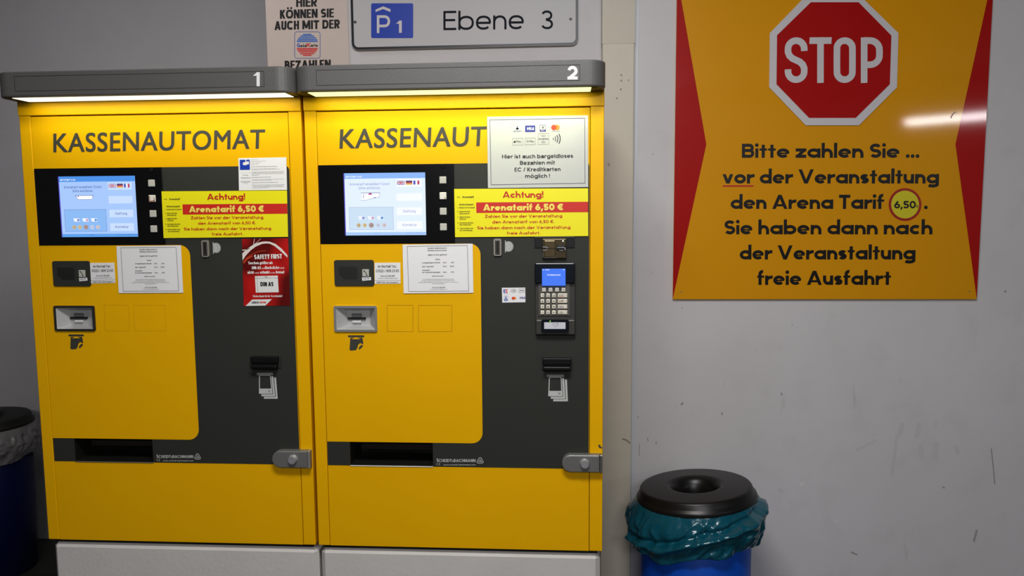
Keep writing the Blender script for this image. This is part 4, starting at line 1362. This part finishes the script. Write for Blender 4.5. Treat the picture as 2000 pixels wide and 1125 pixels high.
rows = [('Parkhaus', 520, 705, 116), ('Kassenautomaten GmbH', 520, 960, 166), ('Glockengasse 1', 520, 815, 218), ('50667 Köln', 520, 710, 268), ('Zwecke und Rechtsgrundlage der Datenverarbeitung', 520, 1315, 335),
        ('Videoüberwachung dient der Wahrnehmung des Hausrechts', 525, 1285, 402), ('berechtigter Interessen nach Art. 6 Abs. 1 Satz 1 DSGVO', 525, 1390, 432),
        ('Die bei der Videoüberwachung anfallenden personenbezogenen Daten werden', 530, 1530, 502), ('nach Ablauf gelöscht sofern sie nicht zur Aufklärung von Straftaten', 530, 1500, 532), ('benötigt werden. Eine Weitergabe der Daten erfolgt nur an Behörden', 530, 1520, 562), ('im Rahmen der Gesetze', 530, 740, 608),
        ('Berechtigte Interessen die verfolgt werden', 530, 1115, 672), ('Wahrnehmung des Hausrechts und Aufklärung von Straftaten sowie Schutz', 535, 1500, 740), ('vor Sachschäden an Einrichtungen', 535, 1135, 772),
        ('Speicherdauer oder Kriterien für die Festlegung der Dauer', 535, 1330, 840), ('Die Daten werden nach Stunden gelöscht wenn sie nicht mehr benötigt', 540, 1525, 912), ('werden und keine schutzwürdigen Interessen der Personen einer', 540, 1490, 945), ('weiteren Speicherung entgegenstehen wie zum Beispiel laufende', 540, 1490, 975), ('Verfahren und Auskünfte', 540, 1020, 1008)]
for s, a, b, yy in rows:
    f.text(s, a, b, yy, 20, GROTB if yy in (335, 672, 840) else GROT, yb1=yy - 8)
f.build('lettering', mat('small_print_grey', (.16, .16, .17, 1), .6), o)

# bag rule sticker
q = Quad([PF(473, 466.3), PF(563, 465), PF(567, 596.7), PF(476.7, 597.3)])
SAFE = mat('safety_red_film', (0.36, 0.012, 0.010, 1), 0.35)
nt = SAFE.node_tree
wv = nt.nodes.new('ShaderNodeTexNoise'); wv.inputs['Scale'].default_value = 9; wv.inputs['Detail'].default_value = 1
cr_ = nt.nodes.new('ShaderNodeValToRGB')
cr_.color_ramp.elements[0].position = .40; cr_.color_ramp.elements[0].color = (.12, .004, .003, 1)
cr_.color_ramp.elements[1].position = .58; cr_.color_ramp.elements[1].color = (.47, .012, .010, 1)
gg = nt.nodes.new('ShaderNodeNewGeometry')
nt.links.new(gg.outputs['Position'], wv.inputs['Vector']); nt.links.new(wv.outputs['Fac'], cr_.inputs['Fac']); nt.links.new(cr_.outputs['Color'], nt.nodes['Principled BSDF'].inputs['Base Color'])
o = sheet('bag_rule_sticker', q, -.0012, SAFE, .0006)
tag(o, 'red SAFETY FIRST sticker with white arc and white A5 sheet drawing', 'sticker')
U = q.unit(690, 982, 700, 45)
f = Flat(-.0023, U)
up_ = [(700, 258), (760, 203), (840, 150), (920, 112), (1000, 92), (1060, 88), (1120, 94), (1200, 125), (1290, 195), (1374, 290)]
lo_ = [(703, 362), (752, 290), (832, 212), (912, 158), (1000, 124), (1060, 117), (1112, 121), (1188, 158), (1284, 240), (1375, 330)]
for k in range(9):
    f.poly([up_[k], up_[k + 1], lo_[k + 1], lo_[k]])
f.poly([(701, 205), (760, 200), (810, 178), (812, 186), (760, 212), (701, 218)])
f.line([(888, 46), (880, 100), (868, 135)], 8); f.line([(985, 46), (930, 95), (880, 130)], 5)
f.build('white_arc', mat('arc_white', (.70, .64, .60, 1), .5), o, 'white arc across the top')
f = Flat(-.0021, U); f.line([(708, 385), (760, 325), (850, 268), (960, 228), (1060, 222)], 9); f.line([(714, 400), (760, 345), (850, 295)], 22)
f.build('orange_glow', mat('glow_orange', (.46, .06, .015, 1), .5), o)
f = Flat(-.0024, U)
f.text('SAFETY FIRST', 877, 1292, 345, 66, GROTX, yb1=338); f.text('Taschen größer als', 785, 1153, 418, 40, GROTX)
f.text('DIN A5', 838, 972, 490, 42, GROTX); f.text('und', 982, 1028, 489, 26, GROT); f.text('Rucksäcke', 1035, 1250, 490, 42, GROTX); f.text('sind', 1262, 1320, 489, 28, GROT)
f.text('nicht', 772, 868, 556, 42, GROTX); f.text('mehr', 880, 946, 556, 26, GROT); f.text('erlaubt', 960, 1102, 556, 42, GROTX); f.text('in der', 1112, 1182, 556, 26, GROT); f.text('Arena!', 1190, 1320, 556, 42, GROTX)
f.text('Vielen Dank für ihr Verständnis!', 840, 1280, 900, 30, GROTB)
f.build('white_lettering', WHITE_INK, o)
f = Flat(-.0024, U); f.poly([(880, 590), (1222, 586), (1229, 830), (886, 833)]); sh = f.build('sheet_drawing', WHITE_INK, o, 'white A5 sheet drawing')
f = Flat(-.0027, U); f.text('DIN A5', 960, 1152, 740, 62, GROTX); f.line([(882, 622), (1222, 618)], 3); f.line([(911, 590), (920, 832)], 3); f.text('210mm', 1030, 1068, 612, 14, GROT)
f.build('sheet_lettering', BLACK_INK, o)
f = Flat(-.0024, U); f.poly([(830, 934), (1125, 931), (1022, 1025), (726, 1028)]); f.build('logo_field', WHITE_INK, o, 'white slanted logo field')
f = Flat(-.0027, U); f.text('LANXESS', 820, 936, 992, 30, GROTX); f.build('logo_lettering', mat('logo_dark', (.05, .06, .08, 1), .5), o)
f = Flat(-.0027, U); f.text('arena', 948, 1032, 990, 36, GROTB); f.build('logo_lettering', LRED_INK, o, 'red word')

# cashless notice
q = Quad([PF(951.6, 228.2), PF(1148.4, 225.4), PF(1148.8, 365.4), PF(953.2, 367.4)])
o = sheet('cashless_notice', q, -.0020, GLOSSPAPER, .0008)
tag(o, 'white laminated cashless payment notice with card logos covering part of the headline', 'notice')
U = q.unit(1472, 1048, 16, 50)
y = -.0032
f = Flat(y, U); f.line([(55, 98), (1440, 92), (1442, 1040), (64, 1050), (55, 98)], 7); f.build('border', mat('notice_border', (.06, .06, .12, 1), .5), o)
f = Flat(y, U)
for s, a, b, yy in (('Hier ist auch bargeldloses', 230, 1268, 665), ('Bezahlen mit', 492, 1005, 760), ('EC / Kreditkarten', 412, 1085, 858), ('möglich !', 568, 930, 955)):
    f.text(s, a, b, yy, 57, Style(.195, .73, False, 2.3))
f.build('lettering', BLACK_INK, o)
LB = mat('logo_blue_ink', (.03, .04, .30, 1), .45)
f = Flat(y, U); f.poly([(458, 185), (478, 240), (438, 240)]); f.rect(438, 222, 478, 242); f.text('girocard', 402, 518, 276, 24, GROT); f.build('card_logo', mat('giro_blue', (.08, .12, .32, 1), .5), o, 'small blue triangle logo')
f = Flat(y, U); f.rect(572, 187, 719, 281); f.build('card_logo', LB, o, 'dark blue card logo')
f = Flat(y - .0003, U); f.text('VISA', 592, 702, 255, 42, GROTX, slant=.15); f.build('logo_lettering', WHITE_INK, o)
f = Flat(y, U); f.frame(789, 184, 873, 276, 4); f.rect(789, 250, 873, 276); f.build('card_logo', LB, o, 'square V card logo')
f = Flat(y - .0003, U); f.text('V', 815, 850, 235, 34, GROTX); f.build('logo_lettering', BLACK_INK, o); f = Flat(y - .0003, U); f.text('PAY', 806, 856, 270, 15, GROTB); f.build('logo_lettering', WHITE_INK, o)
f = Flat(y, U); f.disc(1037, 220, 39); f.build('card_logo', ORANGE_INK, o, 'orange circle of card logo')
f = Flat(y - .0002, U); f.disc(991, 220, 39); f.build('card_logo', mat('logo_red', (.66, .07, .03, 1), .5), o, 'red circle of card logo')
f = Flat(y, U); f.text('mastercard', 962, 1074, 279, 14, GROT); f.build('logo_lettering', SOFT_INK, o)
LG = mat('thin_grey_line', (.22, .22, .21, 1), .6)
f = Flat(y, U); f.frame(386, 370, 536, 469, 4); f.frame(570, 369, 719, 467, 4); f.frame(760, 303, 918, 466, 4, 8); f.build('logo_frame', LG, o)
f = Flat(y - .0002, U); f.disc(412, 424, 10); f.disc(424, 424, 10); f.rect(405, 420, 431, 432); f.line([(418, 412), (425, 400)], 5); f.build('fruit_logo', BLACK_INK, o)
f = Flat(y - .0002, U); f.text('Pay', 443, 512, 432, 34, GROT); f.text('G', 590, 622, 432, 34, GROT); f.text('Pay', 636, 700, 432, 34, GROT); f.text('kontaktlos', 768, 910, 394, 22, GROTB); f.build('logo_lettering', SOFT_INK, o)
f = Flat(y - .0002, U)
for r_ in (14, 30, 46):
    f.line([(838 + r_ * math.cos(math.radians(t)), 366 + r_ * .9 * math.sin(math.radians(t))) for t in range(-145, -34, 10)], 4)
    f.line([(838 + r_ * math.cos(math.radians(t)), 402 + r_ * .9 * math.sin(math.radians(t))) for t in range(35, 146, 10)], 4)
f.build('wave_symbol', LG, o)
f = Flat(y - .0002, U)
for k, r_ in enumerate((30, 62, 94, 128)):
    f.line([(955 + r_ * math.cos(math.radians(t)), 386 + r_ * math.sin(math.radians(t))) for t in range(-34, 35, 4)], 9 + k)
f.build('contactless_symbol', BLACK_INK, o, 'four black contactless arcs')

# small card sticker left of the terminal
q = Quad([PF(980.2, 561.9), PF(1026, 561.6), PF(1026.3, 590.2), PF(981, 591)])
o = sheet('card_sticker', q, -.0012, PAPER, .0006)
tag(o, 'small white card logo sticker on dark panel left of the keypad terminal', 'sticker')
U = q.unit(260, 165, 112, 572)
y = -.0022
f = Flat(y, U); f.text('E', 130, 152, 628, 40, GROTX); f.text('cash', 136, 172, 640, 6, GROT); f.build('card_logo', BLUE_INK, o)
f = Flat(y, U); f.text('C', 154, 180, 628, 40, GROTX); f.build('card_logo', LRED_INK, o)
f = Flat(y, U); f.line([(241 + 31 * math.cos(math.radians(t)), 606 + 18 * math.sin(math.radians(t))) for t in range(0, 361, 15)], 2)
for r_ in (6, 13, 20): f.ring(236, 606, r_, 3, -45, 45, 8)
f.line([(222, 607), (236, 604)], 5)
f.frame(300, 584, 364, 625, 2); f.disc(314, 605, 5, 10); f.text('Pay', 322, 356, 611, 14, GROTB); f.build('card_logo', SOFT_INK, o)
f = Flat(y, U); f.rect(133, 664, 178, 667); f.poly([(154, 670), (166, 690), (142, 690)])
for a in (138, 149, 160, 171): f.poly([(a - 4, 718), (a + 4, 718), (a + 3, 692), (a - 3, 692)])
f.build('card_logo', mat('giro_blue_2', (.02, .10, .40, 1), .5), o)
f = Flat(y, U); f.disc(252, 689, 16, 18); f.build('card_logo', ORANGE_INK, o); f = Flat(y - .0002, U); f.disc(235, 689, 16, 18); f.build('card_logo', mat('logo_red', (.66, .07, .03, 1), .5), o)
f = Flat(y, U); f.text('VISA', 304, 370, 697, 22, GROTX, slant=.15); f.build('card_logo', NAVY_INK, o)

# ================================================================== concrete plinths
CONC = mat('painted_concrete', (0.60, 0.58, 0.555, 1), 0.7, bump=(70, 0.30), vary=(6, 0.08))
ztop = 0.6175 + DZ - .0125
for a, b, lab in ((P(101, 1080)[0], P(619.3, 1080)[0], 'white painted concrete plinth under machine number 1'), (P(624.5, 1080)[0], P(1172.5, 1090)[0], 'white painted concrete plinth under machine number 2')):
    bm_ = bmesh.new(); bmesh.ops.create_cube(bm_, size=1)
    for v in bm_.verts:
        v.co = Vector(((a + b) / 2 + v.co.x * (b - a), .24 + v.co.y * .47, ztop / 2 + v.co.z * ztop))
    bmesh.ops.bevel(bm_, geom=list(bm_.edges), offset=.013, segments=1, profile=.5, affect='EDGES')
    o = Mesh().bm(bm_).build('concrete_plinth', CONC, origin='base')
    tag(o, lab, 'plinth', 'concrete plinths under the machines')

# ================================================================== bins
LID = mat('black_bin_lid', (0.010, 0.010, 0.010, 1), 0.36, bump=(500, .05))
BODY = mat('blue_bin_body', (0.002, 0.085, 0.48, 1), 0.42)


def bag_mesh(cx, cy, ztop_, R, rin, drop, seed, roll=True, tilt=(0, 0, 0)):
    n, k = 260, 56
    vs, fs = [], []
    for i in range(n):
        a = 2 * PI * i / n
        ca, sa = math.cos(a), math.sin(a)
        left = max(0, -ca)
        right = max(0, ca)
        hem = drop * (1.0 + .20 * left - .14 * right + .07 * math.sin(3 * a + seed) + .05 * math.sin(7 * a + 2 * seed))
        for j in range(k + 1):
            t = j / k
            prof = math.sin(min(1, t * 1.7 + .12) * PI / 2) ** 1.0 * (1 - .50 * max(0, t - .62) / .38 * (1 - .5 * left))
            if t > .97: prof -= .25 * (t - .97) / .03
            r = rin + (R - rin) * prof * (1 + .22 * left + .10 * right * math.sin(t * PI) - .12)
            nv = Vector((ca * 3.1, sa * 3.1, t * 1.6 + seed))
            w1 = noise.noise(nv * 1.1)
            w2 = abs(noise.noise(Vector((ca * 5.0 + t * 1.6, sa * 5.0, t * 2.6 - a * .6 + seed)) * 1.2))
            w3 = abs(noise.noise(Vector((ca * 11 + t * 3, sa * 11, t * 4 + seed))))
            r += (.012 * w1 - .017 * w2 - .006 * w3 + .008) * min(1, t * 3)
            if roll:
                # rolled edge crossing the front from low left to mid right
                tt = .80 - .62 * max(0, min(1, (a - 1.12 * PI) / (.80 * PI)))
                if 1.05 * PI < a < 1.97 * PI:
                    d = (t - tt) / .075
                    r += .015 * math.exp(-d * d) - .010 * math.exp(-((t - tt + .13) / .06) ** 2)
            r = max(r, rin * .985)
            vs.append((cx + r * ca, cy + r * sa, ztop_ - hem * t + (math.sin(tilt[0]) * r * sa - math.sin(tilt[1]) * r * ca) * (1 - t)))
    q = k + 1
    for i in range(n):
        for j in range(k):
            a_, b_ = i * q + j, ((i + 1) % n) * q + j
            fs.append((a_, b_, b_ + 1, a_ + 1))
    m_ = Mesh().add(vs, fs, True)
    return m_


def bin_at(cx, cy, zl, r, bagmat, label, seed, roll, lidmat=LID, bodymat=BODY, tilt=(0, 0, 0), drop=.137):
    root = empty('waste_bin', (cx, cy, 0))
    tag(root, label, 'bin', 'blue waste bins with black lids')
    s = r / .185
    z = lambda d: zl + d * s
    R = lambda v: v * s
    prof = [(R(.062), z(-.075)), (R(.064), z(-.045)), (R(.068), z(-.028)), (R(.076), z(-.012)), (R(.086), z(-.003)), (R(.096), z(.0005)), (R(.10), z(0)), (R(.176), z(-.002)), (R(.183), z(-.004)), (R(.186), z(-.008)),
            (R(.190), z(-.022)), (R(.192), z(-.026)), (R(.198), z(-.031)), (R(.1995), z(-.035)), (R(.200), z(-.043)), (R(.199), z(-.048)), (R(.190), z(-.049)), (R(.186), z(-.04))]
    lid = Mesh().lathe(prof, cx, cy, 96).build('lid', lidmat, root, 'black lid with round opening')
    lid.rotation_euler = tilt
    inner = [(R(.0), z(-.20)), (R(.12), z(-.20)), (R(.15), z(-.08))]
    Mesh().lathe(inner, cx, cy, 48).build('inner_liner', VOID, root)
    bag_mesh(cx, cy, z(-.040), R(.226), R(.191), R(drop), seed, roll, tilt).build('bin_bag', bagmat, root, 'bag folded over the rim')
    body = [(R(.165), 0.0), (R(.172), .004), (R(.183), z(-.40) if z(-.4) > .05 else .05), (R(.184), z(-.07)), (R(.180), z(-.066))]
    Mesh().lathe(body, cx, cy, 96).build('bin_body', bodymat, root, 'blue round body')
    return root


def plastic(name, color, rough, trans=0.0):
    ma = mat(name, color, rough, bump=(48, .55), coat=.4)
    if trans:
        nt = ma.node_tree
        out = [n for n in nt.nodes if n.type == 'OUTPUT_MATERIAL'][0]
        tr = nt.nodes.new('ShaderNodeBsdfTransparent'); tr.inputs['Color'].default_value = (.8, .8, .82, 1)
        mx = nt.nodes.new('ShaderNodeMixShader'); mx.inputs['Fac'].default_value = trans
        nt.links.new(nt.nodes['Principled BSDF'].outputs['BSDF'], mx.inputs[1]); nt.links.new(tr.outputs['BSDF'], mx.inputs[2]); nt.links.new(mx.outputs['Shader'], out.inputs['Surface'])
    return ma


TEAL = plastic('teal_bag_film', (0.004, 0.090, 0.130, 1), .22)
CLEAR = plastic('clear_bag_film', (0.34, 0.33, 0.33, 1), .25, .30)
# right bin in front of the right wall
yb_ = YW - .262
zc = P(1359.5, 945.5, yb_)
rr = 106.5 * depth_of((zc[0], yb_, zc[1])) / F
bin_at(zc[0], yb_, zc[1], rr, TEAL, 'blue waste bin with teal bag and black lid below the STOP board', 2.3, True, tilt=(math.radians(-2.5), math.radians(-5.2), 0))
# left bin in the niche
yb2 = 1.17
zc2 = P(-32, 812, yb2)
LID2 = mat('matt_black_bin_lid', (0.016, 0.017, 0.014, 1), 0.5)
bin_at(zc2[0], yb2, zc2[1], rr, CLEAR, 'blue waste bin with clear bag left of the machines, cut by the picture edge', 5.1, False, LID2, mat('shaded_blue_bin_body', (0.001, 0.008, 0.075, 1), 0.5), drop=.185)  # body blue darkened here to put the niche's shade into the colour

# ================================================================== light
area('ceiling_tube_main', (-0.12, -1.35, 2.9), (-0.12, -0.9, 0), 0.9, 0.4, 36, (1.0, .98, .97))
area('ceiling_tube_right', (4.05, -4.3, 2.56), (3.0, -3.0, 0.5), 1.25, 0.10, 13, (1.0, .98, 1.0))
area('ceiling_tube_far', (0.2, -4.6, 2.88), (0.4, 0, 1.5), 1.6, 0.3, 60, (1.0, .97, .99))
area('niche_fill_light', (-1.7, 0.2, 2.88), (-1.8, 1.0, 0), 1.2, 0.12, 4, (1.0, .97, .98))  # added fill light, brightens the back wall of the niche

w = bpy.data.worlds.new('garage_ambient')
scene.world = w
w.use_nodes = True
bg = w.node_tree.nodes['Background']
bg.inputs['Color'].default_value = (.95, .97, 1.0, 1)
bg.inputs['Strength'].default_value = 0.10
